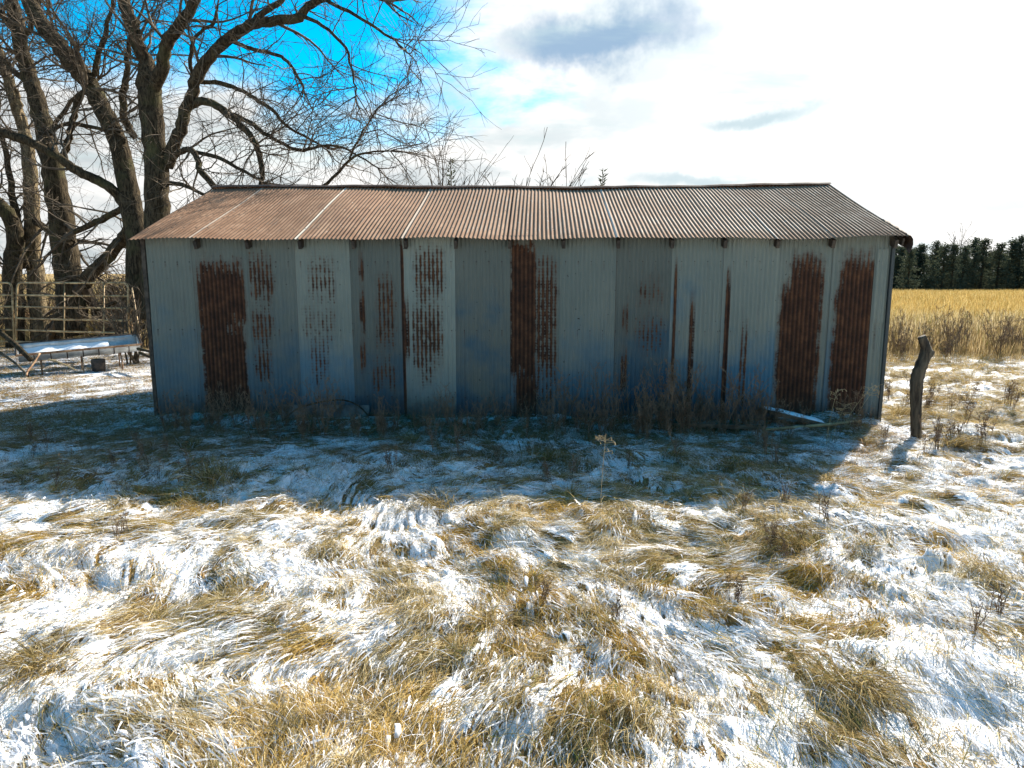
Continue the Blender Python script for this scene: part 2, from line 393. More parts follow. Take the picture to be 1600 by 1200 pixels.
# ------------------------------------------------------------------ the shed
SH = empty('metal_shed', (-5.14, 9.6, 0.0), math.atan2(-0.4, 10.23))
tag(SH, 'long low shed of corrugated steel sheets streaked with rust under a rusty tin roof', 'shed')
SHM = Matrix.Translation((-5.14, 9.6, 0)) @ Matrix.Rotation(math.atan2(-0.4, 10.23), 4, 'Z'); SHI = SHM.inverted()
SL = 10.24; SD = 4.9; EZ = 2.60; RZ = 3.55; PITCHR = 0.0585
def wall_hit(x, y, yl=0.0):           # photo point -> local (x, z) on the wall plane
    o = SHI @ Vector((0, 0, CAMZ)); d = SHI.to_3x3() @ ray(x, y); t = (yl - o.y) / d.y; p = o + d * t
    return p.x, p.z
seams = [226, 303, 387, 463, 546, 627, 709, 797, 872, 962, 1046, 1128, 1213, 1297, 1362, 1390]
sx = [wall_hit(p, 450)[0] for p in seams]; sx[0] = 0.0; sx[-1] = SL
# rust regions per sheet in photo pixels: (x0,x1,y0,y1, strength, streak)   strength 1 solid ; streak = how much it clings to the ribs
RUST = {
 1: [(311, 384, 418, 512, 1.15, .55), (316, 352, 450, 545, 1.3, .3), (322, 384, 495, 540, .62, 1.), (322, 386, 520, 650, 1.35, .3), (305, 330, 408, 470, .55, 1.)],
 2: [(388, 428, 402, 470, .62, 1.), (398, 413, 415, 450, .9, .6), (391, 428, 488, 530, .66, 1.), (398, 427, 548, 600, .62, 1.)],
 3: [(480, 524, 404, 468, .36, 1.), (472, 526, 484, 520, .42, 1.), (484, 515, 522, 600, .34, 1.)],
 4: [(560, 569, 402, 432, .85, .3), (562, 571, 464, 512, .9, .3), (563, 572, 540, 578, .85, .3), (588, 618, 432, 545, .5, .9), (580, 620, 560, 610, .45, .9)],
 5: [(626, 633, 382, 655, 1.2, .1), (632, 640, 470, 560, .75, .5), (648, 695, 388, 470, .55, 1.), (645, 692, 478, 570, .62, 1.), (655, 680, 555, 600, .45, 1.)],
 7: [(799, 836, 388, 585, 1.35, .2), (800, 870, 400, 430, .62, 1.), (835, 870, 415, 590, .68, 1.), (805, 838, 580, 655, 1.1, .6), (838, 866, 600, 640, .45, 1.)],
 9: [(972, 982, 486, 516, .9, .3), (970, 980, 556, 598, .95, .3), (995, 1040, 440, 475, .5, .8), (990, 1038, 495, 540, .42, .9)],
 10: [(1050, 1055, 412, 640, .85, .2), (1074, 1083, 470, 650, .72, .5)],
 11: [(1130, 1137, 430, 655, .95, .2), (1155, 1166, 510, 640, .5, .8)],
 12: [(1228, 1280, 408, 650, 1.0, .45), (1214, 1278, 446, 655, 1.0, .45), (1222, 1272, 540, 600, 1.1, .4)],
 13: [(1312, 1366, 405, 560, 1.05, .4), (1300, 1362, 440, 650, 1.0, .45), (1296, 1362, 535, 560, 1.2, .4)],
 14: [(1364, 1367, 500, 560, .6, .5)],
}
# each sheet's own zinc tone (value) and blue tint amount
TONE = [.30, .27, .27, .36, .24, .40, .25, .28, .31, .23, .33, .34, .31, .30, .33]
BLUE = [.50, .45, .70, .55, .70, .15, .95, .50, .55, .75, .60, .70, .45, .50, .30]

def mat_wall(i, x0, x1):
    m, g = new_mat('zinc_sheet'); uv = g.n.new('ShaderNodeUVMap'); uv.uv_map = 'sheet'; X, Z, _ = g.sep(uv.outputs[0])
    P = g.xyz(g.add(X, i * 3.7), Z, i * 1.3)
    big = g.noise(P, 1.1, 4.0, 0.6); fine = g.noise(P, 38.0, 4.0, 0.6); streak = g.noise(g.xyz(g.mul(X, 26.0), g.mul(Z, 0.9), float(i)), 1.0, 3.0, 0.6)
    rib = g.add(0.5, g.mul(0.5, g.m('SINE', g.mul(X, 2 * math.pi / PITCHR))))
    t = (TONE[i] + (TONE[i] - .3) * .35) * 0.54
    base = g.mix(g.step(big, 0.3, 0.7), (t * .84, t * .96, t * .80), (t * 1.08, t * 1.16, t * .94))
    blue_tint = g.mul(g.step(g.add(g.noise(P, 0.9, 4.0, 0.6), g.mul(g.sub(1.2, Z), 0.22)), 0.40, 0.72), min(1, BLUE[i] * 1.15))
    base = g.mix(blue_tint, base, (t * .08, t * .64, t * 1.06))                        # blue tint painted over the zinc in patches, stronger low down
    base = g.mix(g.mul(g.step(streak, 0.52, 0.75), 0.35), base, (t * .55, t * .56, t * .52))
    base = g.mix(g.step(fine, 0.62, 0.75, 0, 0.35), base, (t * 1.5, t * 1.5, t * 1.45))
    grid = g.add(0.5, g.mul(0.5, g.m('SINE', g.mul(Z, 2 * math.pi / 0.043))))
    warp = g.noise(g.xyz(g.mul(X, 6.0), g.mul(Z, 3.0), i + 5.0), 1.0, 5.0, 0.7)
    ribn = g.noise(g.xyz(g.m('FLOOR', g.m('DIVIDE', X, PITCHR)), g.mul(Z, 1.2), i * 9.0), 3.7, 3.0, 0.7)
    dash = g.noise(g.xyz(g.mul(X, 17.0), g.mul(Z, 9.0), i * 2.0), 1.0, 4.0, 0.65)
    wx = g.add(X, g.mul(g.sub(g.noise(P, 4.0, 5.0, 0.7), 0.5), 0.16)); wz = g.add(Z, g.add(g.mul(g.sub(warp, 0.5), 0.5), g.mul(g.sub(ribn, 0.5), 0.55)))
    acc = None
    for (a, b, c, d, st, sk) in RUST.get(i, []):
        xa, zt = wall_hit(a, c); xb, zb = wall_hit(b, d)
        xa2, _z = wall_hit(a, (c + d) / 2); xb2, _z = wall_hit(b, (c + d) / 2)
        if c > 380 and d > 645: zb = -0.3
        e = 0.075 if (b - a) > 12 else 0.016; ez = 0.34
        mk = g.mul(g.mul(g.step(wx if b - a > 12 else X, xa2 - e, xa2 + e), g.step(wx if b - a > 12 else X, xb2 + e, xb2 - e)), g.mul(g.step(wz, zb - ez, zb + ez), g.step(wz, zt + ez, zt - ez)))
        gridk = g.mul(g.add(g.sub(g.add(g.mul(rib, 0.60), g.mul(grid, 0.22)), 0.44), g.mul(g.sub(dash, 0.5), 1.9)), 0.80 * sk)
        mk = g.mul(mk, g.add(st, gridk)); acc = mk if acc is None else g.mx(acc, mk)
    seam = g.step(X, x0 + 0.012, x0 + 0.002)
    spots = g.m('GREATER_THAN', g.noise(P, 24.0, 1.0, 0.5), 0.775)
    if acc is None: acc = g.mul(g.noise(P, 2.0, 2.0), 0.1)
    brk = g.add(g.mul(g.sub(warp, 0.5), 1.1), g.mul(g.sub(g.noise(P, 60.0, 2.0), 0.5), 0.5))
    soft = 0.20 if i in (12, 13) else 0.11
    r_ = g.step(g.add(g.add(acc, g.mul(g.sub(rib, 0.5), 0.20)), g.mul(brk, g.step(acc, 0.02, 0.35))), 0.50 - soft, 0.50 + soft)
    r_ = g.mul(r_, g.step(g.add(dash, g.mul(acc, 0.35)), 0.45, 0.62))
    rcol = g.ramp(g.add(g.mul(g.noise(P, 7.0, 5.0, 0.65), 0.7), g.mul(rib, 0.2)), [(0.28, (0.020, 0.009, 0.005)), (0.5, (0.062, 0.025, 0.011)), (0.72, (0.15, 0.062, 0.025))])
    halo = g.mul(g.step(acc, 0.02, 0.6), 0.55)
    base = g.mix(halo, base, (0.09, 0.055, 0.035))
    col = g.mix(r_, base, rcol); col = g.mix(g.mul(seam, 0.55), col, (0.05, 0.03, 0.02)); col = g.mix(spots, col, (0.02, 0.014, 0.01))
    mud = g.mul(g.step(g.add(Z, g.mul(g.noise(P, 5.0, 5.0, 0.7), -0.55)), 0.22, -0.22), 0.75)
    col = g.mix(mud, col, (0.045, 0.035, 0.022))
    nx_ = g.m('ABSOLUTE', g.sub(g.m('FRACT', g.m('DIVIDE', X, PITCHR * 3)), 0.5))
    nz_ = g.m('ABSOLUTE', g.sub(g.m('FRACT', g.m('DIVIDE', g.add(Z, 0.12), 0.95)), 0.5))
    nail = g.mul(g.m('LESS_THAN', nx_, 0.035), g.m('LESS_THAN', nz_, 0.0065)); col = g.mix(nail, col, (0.02, 0.012, 0.008))
    bleed = g.mul(g.mul(g.m('LESS_THAN', nx_, 0.05), g.step(g.m('FRACT', g.add(g.m('DIVIDE', g.add(Z, 0.12), 0.95), 0.5)), 0.80, 1.0)), g.step(dash, .4, .6)); col = g.mix(g.mul(bleed, .45), col, (0.07, 0.035, 0.02))
    rough = g.mix(r_, g.mix(big, (0.5,) * 3, (0.68,) * 3), (0.95,) * 3)
    met = g.mul(g.sub(1.0, r_), 0.25)
    principled(g, col, rough, met, g.bump(g.add(fine, g.mul(r_, 0.6)), 0.25, 0.004), 0.35); return m

def corr_sheet(x0, x1, samples_per, zfun, nrow, amp=0.009, yoff=0.0, phase=0.0, bot=None, top=None):
    """corrugated sheet in local shed space; zfun(x, t) -> point"""
    n = max(3, int(round((x1 - x0) / PITCHR * samples_per)))
    X = np.linspace(x0, x1, n + 1); T = np.linspace(0, 1, nrow + 1)
    V = []; UV = []
    for t in T:
        for x in X:
            w = amp * math.sin(2 * math.pi * x / PITCHR + phase)
            p, nrm = zfun(x, t); V.append(tuple(Vector(p) + Vector(nrm) * (w + yoff))); UV.append((x, p[2] if bot is None else t))
    F = [(j * (n + 1) + i, j * (n + 1) + i + 1, (j + 1) * (n + 1) + i + 1, (j + 1) * (n + 1) + i) for j in range(nrow) for i in range(n)]
    return V, F, UV
def sheet_obj(name, V, F, UV, mat, parent):
    me = bpy.data.meshes.new(name); me.from_pydata(V, [], F); uvl = me.uv_layers.new(name='sheet')
    uvl.data.foreach_set('uv', [c for p in me.polygons for vi in p.vertices for c in UV[vi]])
    me.polygons.foreach_set('use_smooth', [True] * len(me.polygons)); me.materials.append(mat); me.update()
    o = bpy.data.objects.new(name, me); link(o, parent); return o

SLAB = ['plain bluish wall sheet', 'wall sheet with the broadest dark rust block', 'wall sheet with rust in its left half', 'pale wall sheet with dotted rust specks',
        'dark wall sheet with short rust dashes', 'pale wall sheet with a rusted left seam', 'plain smooth blue-grey wall sheet', 'wall sheet with a solid red-brown rust column',
        'plain grey wall sheet beside the red-brown one', 'dull wall sheet with faint gridded rust', 'pale wall sheet with two thin rust streaks', 'pale wall sheet with one thin rust streak',
        'wall sheet with brown rust, second of the two brown ones from the corner', 'brown rusted wall sheet nearest the post', 'narrow plain wall sheet near the corner']
lean = rs.uniform(-0.006, 0.006, 15); bots = rs.uniform(-0.10, 0.0, 15)
for i in range(15):
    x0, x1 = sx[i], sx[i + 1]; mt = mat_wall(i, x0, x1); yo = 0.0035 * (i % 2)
    ov = 0.02 if i < 14 else 0
    def wf(x, t, i=i):
        z = bots[i] + (EZ + 0.005 - bots[i]) * t
        wave = 0.012 * math.sin(z * 2.1 + x * 1.3) * (1 - t) * 0.7 + 0.006 * math.sin(x * 3.1 + 2 * z)
        return (x + lean[i] * (1 - t), -wave, z), (0, -1, 0)
    V, F, UV = corr_sheet(x0, x1 + ov, 6, wf, 10, 0.0085, yo)
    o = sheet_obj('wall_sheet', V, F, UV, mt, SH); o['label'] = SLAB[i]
# patch sheet by the right corner
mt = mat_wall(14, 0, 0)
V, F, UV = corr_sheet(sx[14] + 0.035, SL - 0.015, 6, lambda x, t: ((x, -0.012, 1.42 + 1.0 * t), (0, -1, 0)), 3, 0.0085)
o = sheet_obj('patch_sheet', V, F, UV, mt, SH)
# other walls
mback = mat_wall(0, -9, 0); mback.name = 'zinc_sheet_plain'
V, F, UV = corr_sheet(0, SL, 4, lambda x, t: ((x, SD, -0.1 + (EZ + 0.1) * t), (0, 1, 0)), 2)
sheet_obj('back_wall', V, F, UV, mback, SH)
for xx, s_ in ((0.0, -1), (SL, 1)):
    def gf(yv, t, xx=xx, s_=s_):
        top = EZ + (RZ - 0.04 - EZ) * (1 - abs(yv - SD / 2) / (SD / 2)); return (xx, yv, -0.1 + (top + 0.1) * t), (s_, 0, 0)
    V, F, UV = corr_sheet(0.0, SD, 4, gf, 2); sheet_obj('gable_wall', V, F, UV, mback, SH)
b = MB(); b.box((-0.03, 0.03, 1.27), (0.055, 0.09, 2.62)); b.build('corner_board', M_tim, SH)
b = MB(); b.box((SL + 0.022, -0.012, 1.27), (0.042, 0.05, 2.60)); b.build('corner_trim', mback, SH)
b = MB()
for z_ in (0.35, 1.3, 2.3): b.box((SL / 2, 0.05, z_), (SL - 0.1, 0.04, 0.09))
b.build('wall_girt', M_tim, SH)

# roof sheets
rse = [208, 297, 378, 461, 545, 627, 706, 791, 876, 962, 1047, 1130, 1213, 1300, 1409]
def eave_x(px): return wall_hit(px, 370, -0.15)[0]
rx = [eave_x(p) for p in rse]; rx[0] = -0.14; rx[-1] = SL + 0.13
# (rust amount, brightness, seam line brightness)
RPS = 0.80
RP = [(.98, .80, 0), (.98, .85, .45), (.95, .86, .2), (.88, .98, .95), (.82, 1.0, .25), (.76, 1.05, .55), (.60, 1.12, .1), (.62, 1.08, -.7), (.48, 1.15, .2), (.46, 1.15, .95), (.42, 1.2, -.8), (.36, 1.2, .1), (.52, 1.1, .7), (.60, 1.05, .2)]
def mat_roof(i, x0):
    ru, br, sm = RP[i]; br = RPS * (1 + (br - 1) * .6); ru = min(1, .53 + ru * .47)
    m, g = new_mat('roof_sheet_rust'); uv = g.n.new('ShaderNodeUVMap'); uv.uv_map = 'sheet'; X, T, _ = g.sep(uv.outputs[0])
    P = g.xyz(g.add(X, i * 5.1), g.mul(T, 2.6), i * 2.0)
    n = g.noise(P, 3.0, 6.0, 0.65); st = g.noise(g.xyz(g.mul(X, 30.0), g.mul(T, 2.2), float(i)), 1.0, 4.0, 0.6); fine = g.noise(P, 55.0, 3.0)
    rib = g.add(0.5, g.mul(0.5, g.m('SINE', g.mul(X, 2 * math.pi / PITCHR))))
    edge = g.step(T, 0.16, 0.0)
    rf = g.step(g.add(g.add(g.mul(n, 0.55), g.mul(st, 0.45)), g.add(g.mul(edge, 0.16), g.mul(g.sub(0.5, rib), 0.25))), 0.80 - ru * 0.62, 1.02 - ru * 0.62)
    rust = g.ramp(g.add(g.mul(n, 0.6), g.mul(st, 0.4)), [(0.3, (0.165 * br, 0.078 * br, 0.040 * br)), (0.5, (0.30 * br, 0.168 * br, 0.098 * br)), (0.72, (0.46 * br, 0.295 * br, 0.19 * br))])
    nl = g.mul(g.m('LESS_THAN', g.m('ABSOLUTE', g.sub(g.m('FRACT', g.m('DIVIDE', X, PITCHR * 3)), 0.5)), 0.05), g.m('LESS_THAN', g.m('ABSOLUTE', g.sub(g.m('FRACT', g.mul(T, 3.0)), 0.5)), 0.012))
    zinc = g.mix(st, (0.29 * br, 0.205 * br, 0.14 * br), (0.45 * br, 0.345 * br, 0.255 * br))
    col = g.mix(rf, zinc, rust)
    if sm > 0: col = g.mix(g.mul(g.mul(g.step(X, x0 + 0.04, x0 + 0.015), g.step(X, x0 - 0.03, x0)), g.mul(g.step(st, .25, .5), min(1, sm * .8))), col, (0.66, 0.60, 0.50))
    if sm < .4: col = g.mix(g.mul(g.step(g.m('ABSOLUTE', g.sub(X, x0 + .012)), 0.016, 0.006), 0.55), col, (0.06, 0.035, 0.022))  # dark lap line: the thin overlap shadow painted in
    if sm < 0: col = g.mix(g.mul(g.step(X, x0 + 0.05, x0 + 0.01), -sm), col, (0.07, 0.035, 0.02))
    col = g.mix(nl, col, (0.05, 0.03, 0.02)); flk = g.m('GREATER_THAN', g.noise(P, 16.0, 1.5), 0.735); col = g.mix(g.mul(flk, 0.7), col, (0.6, 0.56, 0.48))
    principled(g, col, g.mix(rf, (0.75,) * 3, (0.92,) * 3), 0.0, g.bump(g.add(fine, n), 0.25, 0.004), 0.18); return m
slope = math.atan2(RZ - EZ + 0.06, SD / 2 + 0.15)
nfront = (0, -math.sin(slope), math.cos(slope)); nback = (0, math.sin(slope), math.cos(slope))
def sag(x): return 0.035 * math.sin(x * 0.62 + 0.3) * 0.5 + 0.05 * (x / SL - 0.5) ** 2 * 2 - 0.02 + 0.006 * math.sin(x * 2.9)
for i in range(14):
    x0, x1 = rx[i], rx[i + 1]; yo = 0.004 * (i % 2); dl = rs.uniform(-0.018, 0.018)
    def rf_(x, t, dl=dl):
        a = Vector((x, -0.17 + dl, EZ - 0.055 + 0.010 * math.sin(x * 3.3))); bb = Vector((x, SD / 2, RZ + 0.01 + sag(x)))
        p = a.lerp(bb, t); return (p.x, p.y, p.z + 0.012 * math.sin(t * 5 + x * 2)), nfront
    V, F, UV = corr_sheet(x0, x1 + (0.035 if i < 13 else 0), 8, rf_, 6, 0.0072, 0.012 + yo, bot=1)
    o = sheet_obj('roof_sheet', V, F, UV, mat_roof(i, x0), SH)
    o['label'] = 'browner roof sheet' if i < 3 else ('paler roof sheet' if i > 7 else 'tan-streaked roof sheet')
mr = mat_roof(2, -9)
for i in range(0, 14):
    x0, x1 = rx[i], rx[i + 1]
    def rb_(x, t):
        a = Vector((x, SD + 0.17, EZ - 0.055)); bb = Vector((x, SD / 2 - 0.03, RZ + 0.028 + sag(x))); p = a.lerp(bb, t); return tuple(p), nback
    V, F, UV = corr_sheet(x0, x1, 5, rb_, 3, 0.0105, 0.012, bot=1); sheet_obj('rear_roof_sheet', V, F, UV, mr, SH)
# ridge strip: rolled dark flashing following the sag
b = MB(); xr = np.linspace(rx[0] - 0.01, rx[-1] + 0.01, 60)
prof = [(-0.075, -0.012), (-0.03, 0.016), (0.0, 0.026), (0.04, 0.012), (0.10, -0.02)]
V = [(x, SD / 2 + a, RZ + 0.045 + sag(x) + 0.004 * math.sin(x * 9) + c) for x in xr for a, c in prof]; k = len(prof)
b.add(V, [(i * k + j, (i + 1) * k + j, (i + 1) * k + j + 1, i * k + j + 1) for i in range(59) for j in range(k - 1)])
o = b.build('ridge_cap', M_ridge, SH)
# rafters with visible ends, eave purlin
for i in range(1, 15):
    x = rx[min(i, 13)] if i < 14 else SL - 0.04
    x += 0.045
    b = MB(); A = Vector((x, -0.12, EZ - 0.125)); Bv = Vector((x, SD / 2, RZ - 0.10)); mid = (A + Bv) / 2; d = Bv - A
    rot = Matrix.Rotation(math.atan2(d.z, d.y), 3, 'X'); b.box(mid, (0.045, d.length, 0.11), rot); b.build('rafter', M_tim, SH)
b = MB(); b.box((SL / 2, 0.05, EZ - 0.06), (SL - 0.06, 0.045, 0.09)); b.build('top_plate', M_tim, SH)
# curled flap hanging at the right end of the eave and rake board
b = MB(); pr = [(0.0, 0.02), (0.045, 0.0), (0.075, -0.04), (0.082, -0.10), (0.06, -0.17), (0.035, -0.20)]
T = np.linspace(0, 1, 26); V = []
for t in T:
    yv = -0.17 + t * 0.75; zz = EZ - 0.03 + (yv + 0.17) * math.tan(slope); cr = 0.008 * math.sin(t * 60)
    for q, (a, c) in enumerate(pr): V.append((rx[-1] - 0.015 + a * (1 + 0.3 * math.sin(t * 3)) + cr, yv, zz + c * (1.05 - 0.55 * t) + 0.01 * math.sin(t * 23 + q)))
b.add(V, [(i * 6 + j, i * 6 + j + 1, (i + 1) * 6 + j + 1, (i + 1) * 6 + j) for i in range(25) for j in range(5)])
b.build('eave_flap', M_ridge, SH, smooth=True)['label'] = 'curled piece of dark sheet hanging at the eave corner'
b = MB(); A = Vector((SL + 0.10, -0.1, EZ - 0.10)); Bv = Vector((SL + 0.10, SD / 2, RZ - 0.07)); d = Bv - A
b.box((A + Bv) / 2, (0.025, d.length, 0.10), Matrix.Rotation(math.atan2(d.z, d.y), 3, 'X')); b.build('rake_board', M_tim, SH)

# ------------------------------------------------------------------ bare trees
def grow(mb, p, d, length, r0, r1, segs, wander, grav, sides):
    pts = [p.copy()]; d = d.normalized()
    for k in range(segs):
        d = (d + Vector((rnd.gauss(0, wander), rnd.gauss(0, wander), rnd.gauss(0, wander) + grav))).normalized()
        p = p + d * (length / segs); pts.append(p.copy())
    rad = np.linspace(r0, r1, segs + 1); mb.tube(pts, rad, sides, cap=False)
    return pts, rad
def spawn(pts, k, spread):
    a = pts[k]; b_ = pts[min(k + 1, len(pts) - 1)]; c = pts[max(k - 1, 0)]; t = (b_ - c).normalized()
    v = Vector((rnd.gauss(0, 1), rnd.gauss(0, 1), rnd.gauss(0, 1))); v = (v - v.dot(t) * t).normalized()
    ang = R(rnd.uniform(*spread)); return a.lerp(b_, rnd.random() if k < len(pts) - 1 else 0), (t * math.cos(ang) + v * math.sin(ang))
def smoothline(pts, sub=4):
    out = []
    n = len(pts)
    for i in range(n - 1):
        p0 = pts[max(i - 1, 0)]; p1 = pts[i]; p2 = pts[i + 1]; p3 = pts[min(i + 2, n - 1)]
        for k in range(sub):
            t = k / sub
            out.append(0.5 * ((2 * p1) + (p2 - p0) * t + (2 * p0 - 5 * p1 + 4 * p2 - p3) * t * t + (3 * p1 - p0 - 3 * p2 + p3) * t ** 3))
    out.append(pts[-1]); return out
def limb(spec, Y0, Y1):
    """spec: [(px, py, width_px)...] -> world polyline and radii between depths Y0 and Y1"""
    n = len(spec); P = []; Rr = []
    for i, (x, y, w) in enumerate(spec):
        t = i / max(1, n - 1); Y = Y0 + (Y1 - Y0) * t; P.append(at(x, y, Y)); Rr.append(w / 2 * Y / FPX)
    S = smoothline(P); r = np.interp(np.linspace(0, n - 1, len(S)), range(n), Rr)
    S = [s + Vector((rnd.gauss(0, .02), rnd.gauss(0, .02), 0)) if 0 < i < len(S) - 1 else s for i, s in enumerate(S)]
    return S, r
def bare_tree(label, trunk, limbs, mat, bias=Vector((0, 0, 0)), dens=1.0, ext=True, tw=0.0055, frac0=0.25, endf=1.0):
    S, r = limb(*trunk); base = Vector((S[0].x, S[0].y, 0.0))
    root = empty('bare_tree', base); tag(root, label, 'tree', 'bare trees beside the shed'); off = -base
    b = MB(); b.tube([s + off for s in S], r * (1 + 0.0), 12, rough=0.07); b.build('trunk', mat, root, True)
    lines = [(S, r, 0.55)]
    for sp in limbs:
        S2, r2 = limb(*sp[:3]); b = MB(); b.tube([s + off for s in S2], r2, 9, rough=0.08); b.build('branch', sp[3] if len(sp) > 3 else mat, root, True)
        lines.append((S2, r2, frac0))
    tb = MB(); lv1 = []
    for S2, r2, f0 in lines:
        L = sum((S2[i + 1] - S2[i]).length for i in range(len(S2) - 1))
        cand = range(int(len(S2) * f0), len(S2)); nn = int(L * 2.3 * dens) + 2
        for _ in range(nn):
            k = rnd.choice(list(cand)); p, d = spawn(S2, k, (35, 80)); rr = min(r2[k] * 0.45, 0.045) * rnd.uniform(0.5, 1.0); rr = max(rr, 0.014)
            d = d + bias * 0.5 + Vector((0, 0, 0.15)); ln = rnd.uniform(1.2, 2.4) * (0.6 + rr * 16) * (.6 + .4 * endf)
            lv1.append(grow(tb, p + off, d, ln, rr, tw * 1.25, 8, 0.16, -0.01, 5))
        if ext:                                                   # carries on past the last drawn point
            for _ in range(3):
                t = (S2[-1] - S2[-3]).normalized(); p, d = S2[-1], (t + Vector((rnd.gauss(0, .3), rnd.gauss(0, .3), rnd.gauss(0, .25)))).normalized()
                rr = max(r2[-1] * 0.8, 0.014); lv1.append(grow(tb, p + off, d, (1.3 + rr * 34) * endf, rr, tw * 1.2, 10, 0.13, 0.0, 6))
    lv2 = []
    for pts, rad in lv1:
        L = sum((pts[i + 1] - pts[i]).length for i in range(len(pts) - 1))
        for _ in range(int(L * 4.3 * dens) + 1):
            k = rnd.randrange(1, len(pts)); p, d = spawn(pts, k, (25, 65)); rr = max(rad[k] * 0.55, tw * 1.2)
            lv2.append(grow(tb, p, d + bias * 0.35, rnd.uniform(0.5, 1.35), rr, tw * 0.8, 6, 0.13, rnd.choice((-0.05, 0.0, 0.03)), 4))
    for pts, rad in lv2:
        L = sum((pts[i + 1] - pts[i]).length for i in range(len(pts) - 1))
        for _ in range(int(L * 5.0 * dens) + 1):
            k = rnd.randrange(1, len(pts)); p, d = spawn(pts, k, (25, 60))
            grow(tb, p, d + bias * 0.25, rnd.uniform(0.22, 0.7), tw * 0.85, tw * 0.5, 4, 0.12, -0.02, 3)
    tb.build('twigs', M_twig, root)['kind'] = 'stuff'
    return root

bare_tree('large bare tree whose two trunks rise right behind the shed roof corner',
    ([(243, 500, 42), (243, 400, 38), (246, 320, 35), (245, 270, 34), (241, 220, 33), (236, 170, 33), (233, 130, 33), (228, 100, 22), (216, 70, 19), (207, 35, 18), (192, 0, 16), (180, -60, 13), (172, -130, 9)], 17.0, 17.6),
    [([(236, 145, 20), (252, 108, 19), (258, 75, 18), (276, 45, 17), (300, 8, 15), (322, -40, 12), (345, -110, 8)], 17.2, 16.2),
     ([(262, 262, 16), (272, 225, 18), (284, 195, 18), (299, 150, 17), (312, 112, 17), (335, 80, 16), (362, 56, 16), (392, 40, 15), (430, 32, 14), (468, 27, 13), (480, 10, 11), (505, -2, 10), (548, -14, 8), (600, 0, 5)], 17.2, 15.6),
     ([(388, 44, 10), (410, 22, 9), (432, 6, 8), (458, -14, 5)], 16.5, 17.0),
     ([(292, 168, 12), (315, 158, 12), (345, 168, 11), (372, 190, 10), (394, 218, 9), (407, 250, 8), (408, 296, 6)], 17.0, 15.6),
     ([(360, 178, 7), (392, 192, 7), (412, 208, 6), (440, 224, 5), (472, 235, 5), (510, 227, 4), (548, 236, 3), (590, 262, 2)], 16.5, 15.4),
     ([(366, 66, 6), (392, 76, 6), (418, 82, 5), (446, 92, 5), (462, 112, 4), (474, 140, 3)], 16.8, 15.8),
     ([(312, 128, 6), (345, 130, 7), (378, 142, 6), (404, 158, 6), (430, 176, 5), (450, 198, 4), (500, 226, 3)], 17.0, 16.0),
     ([(264, 250, 9), (285, 236, 9), (302, 236, 9), (312, 262, 9), (338, 296, 9)], 17.1, 16.0),
     ([(304, 237, 6), (340, 246, 6), (372, 262, 5), (410, 284, 4)], 16.8, 15.6),
     ([(264, 286, 7), (290, 290, 6), (322, 306, 5)], 17.2, 16.3),
     ([(480, 300, 6), (512, 286, 5), (545, 250, 4), (575, 238, 3), (610, 236, 2)], 15.4, 15.0),
     ([(545, 248, 3), (566, 205, 3), (592, 168, 2)], 15.2, 14.9),
     ([(300, 122, 6), (297, 82, 6), (308, 55, 5), (334, 36, 5), (340, 8, 3)], 17.0, 16.7),
     ([(500, -4, 6), (545, 18, 5), (590, 45, 4), (632, 78, 3)], 15.6, 14.8),
     ([(470, 24, 6), (505, 40, 5), (540, 75, 4), (552, 120, 3), (556, 150, 2)], 15.8, 15.0),
    ], M_bark, Vector((0.04, -0.12, 0.0)), 0.86, endf=0.45)
bare_tree('thick leaning bare tree forking just left of the one at the shed corner',
    ([(222, 480, 46), (216, 380, 38), (206, 330, 32), (200, 290, 30), (190, 240, 27), (176, 205, 26), (158, 165, 26), (140, 132, 26), (122, 108, 26), (98, 78, 24), (70, 42, 22), (48, 8, 21), (20, -50, 18), (0, -120, 12)], 17.9, 18.6),
    [([(214, 340, 18), (200, 360, 19), (185, 382, 18), (165, 405, 18), (145, 425, 20), (132, 442, 22)], 18.0, 19.6),
     ([(196, 325, 14), (180, 300, 15), (160, 286, 15), (130, 272, 14), (100, 252, 13), (60, 228, 12), (25, 214, 14), (-20, 200, 12)], 18.0, 17.2),
     ([(196, 322, 9), (170, 338, 10), (145, 350, 9), (118, 362, 8)], 18.1, 19.2),
     ([(212, 215, 9), (200, 198, 11), (192, 170, 11), (195, 135, 10), (199, 105, 8), (205, 60, 6)], 18.2, 18.0),
     ([(144, 122, 8), (155, 80, 7), (163, 55, 7), (176, 12, 5), (186, -40, 3)], 18.3, 17.8),
     ([(97, 244, 9), (108, 215, 9), (116, 180, 9), (122, 155, 8), (134, 140, 7)], 18.5, 18.1),
     ([(80, 205, 6), (104, 193, 6), (135, 197, 6), (160, 202, 5)], 19.4, 18.2),
    ], M_bark, Vector((0.0, -0.1, 0.0)), 0.85)
bare_tree('tall dark bare tree standing behind the middle of the tan gate',
    ([(112, 520, 44), (110, 450, 40), (103, 400, 36), (95, 340, 34), (86, 285, 32), (76, 235, 28), (66, 190, 25), (54, 145, 22), (44, 112, 21), (34, 75, 20), (26, 40, 19), (18, 5, 18), (8, -50, 15), (0, -120, 10)], 19.8, 20.2),
    [([(34, 85, 9), (44, 45, 8), (58, 10, 7), (78, -30, 5)], 20.0, 19.5),
     ([(72, 225, 8), (88, 190, 6), (120, 150, 5), (150, 128, 4)], 20.0, 19.2),
     ([(28, 56, 10), (8, 30, 9), (-20, -5, 8)], 20.0, 20.6),
     ([(46, 130, 9), (22, 112, 9), (0, 88, 8), (-30, 60, 7)], 20.0, 20.4),
    ], M_bark, Vector((0, -0.1, 0.0)), 0.75)
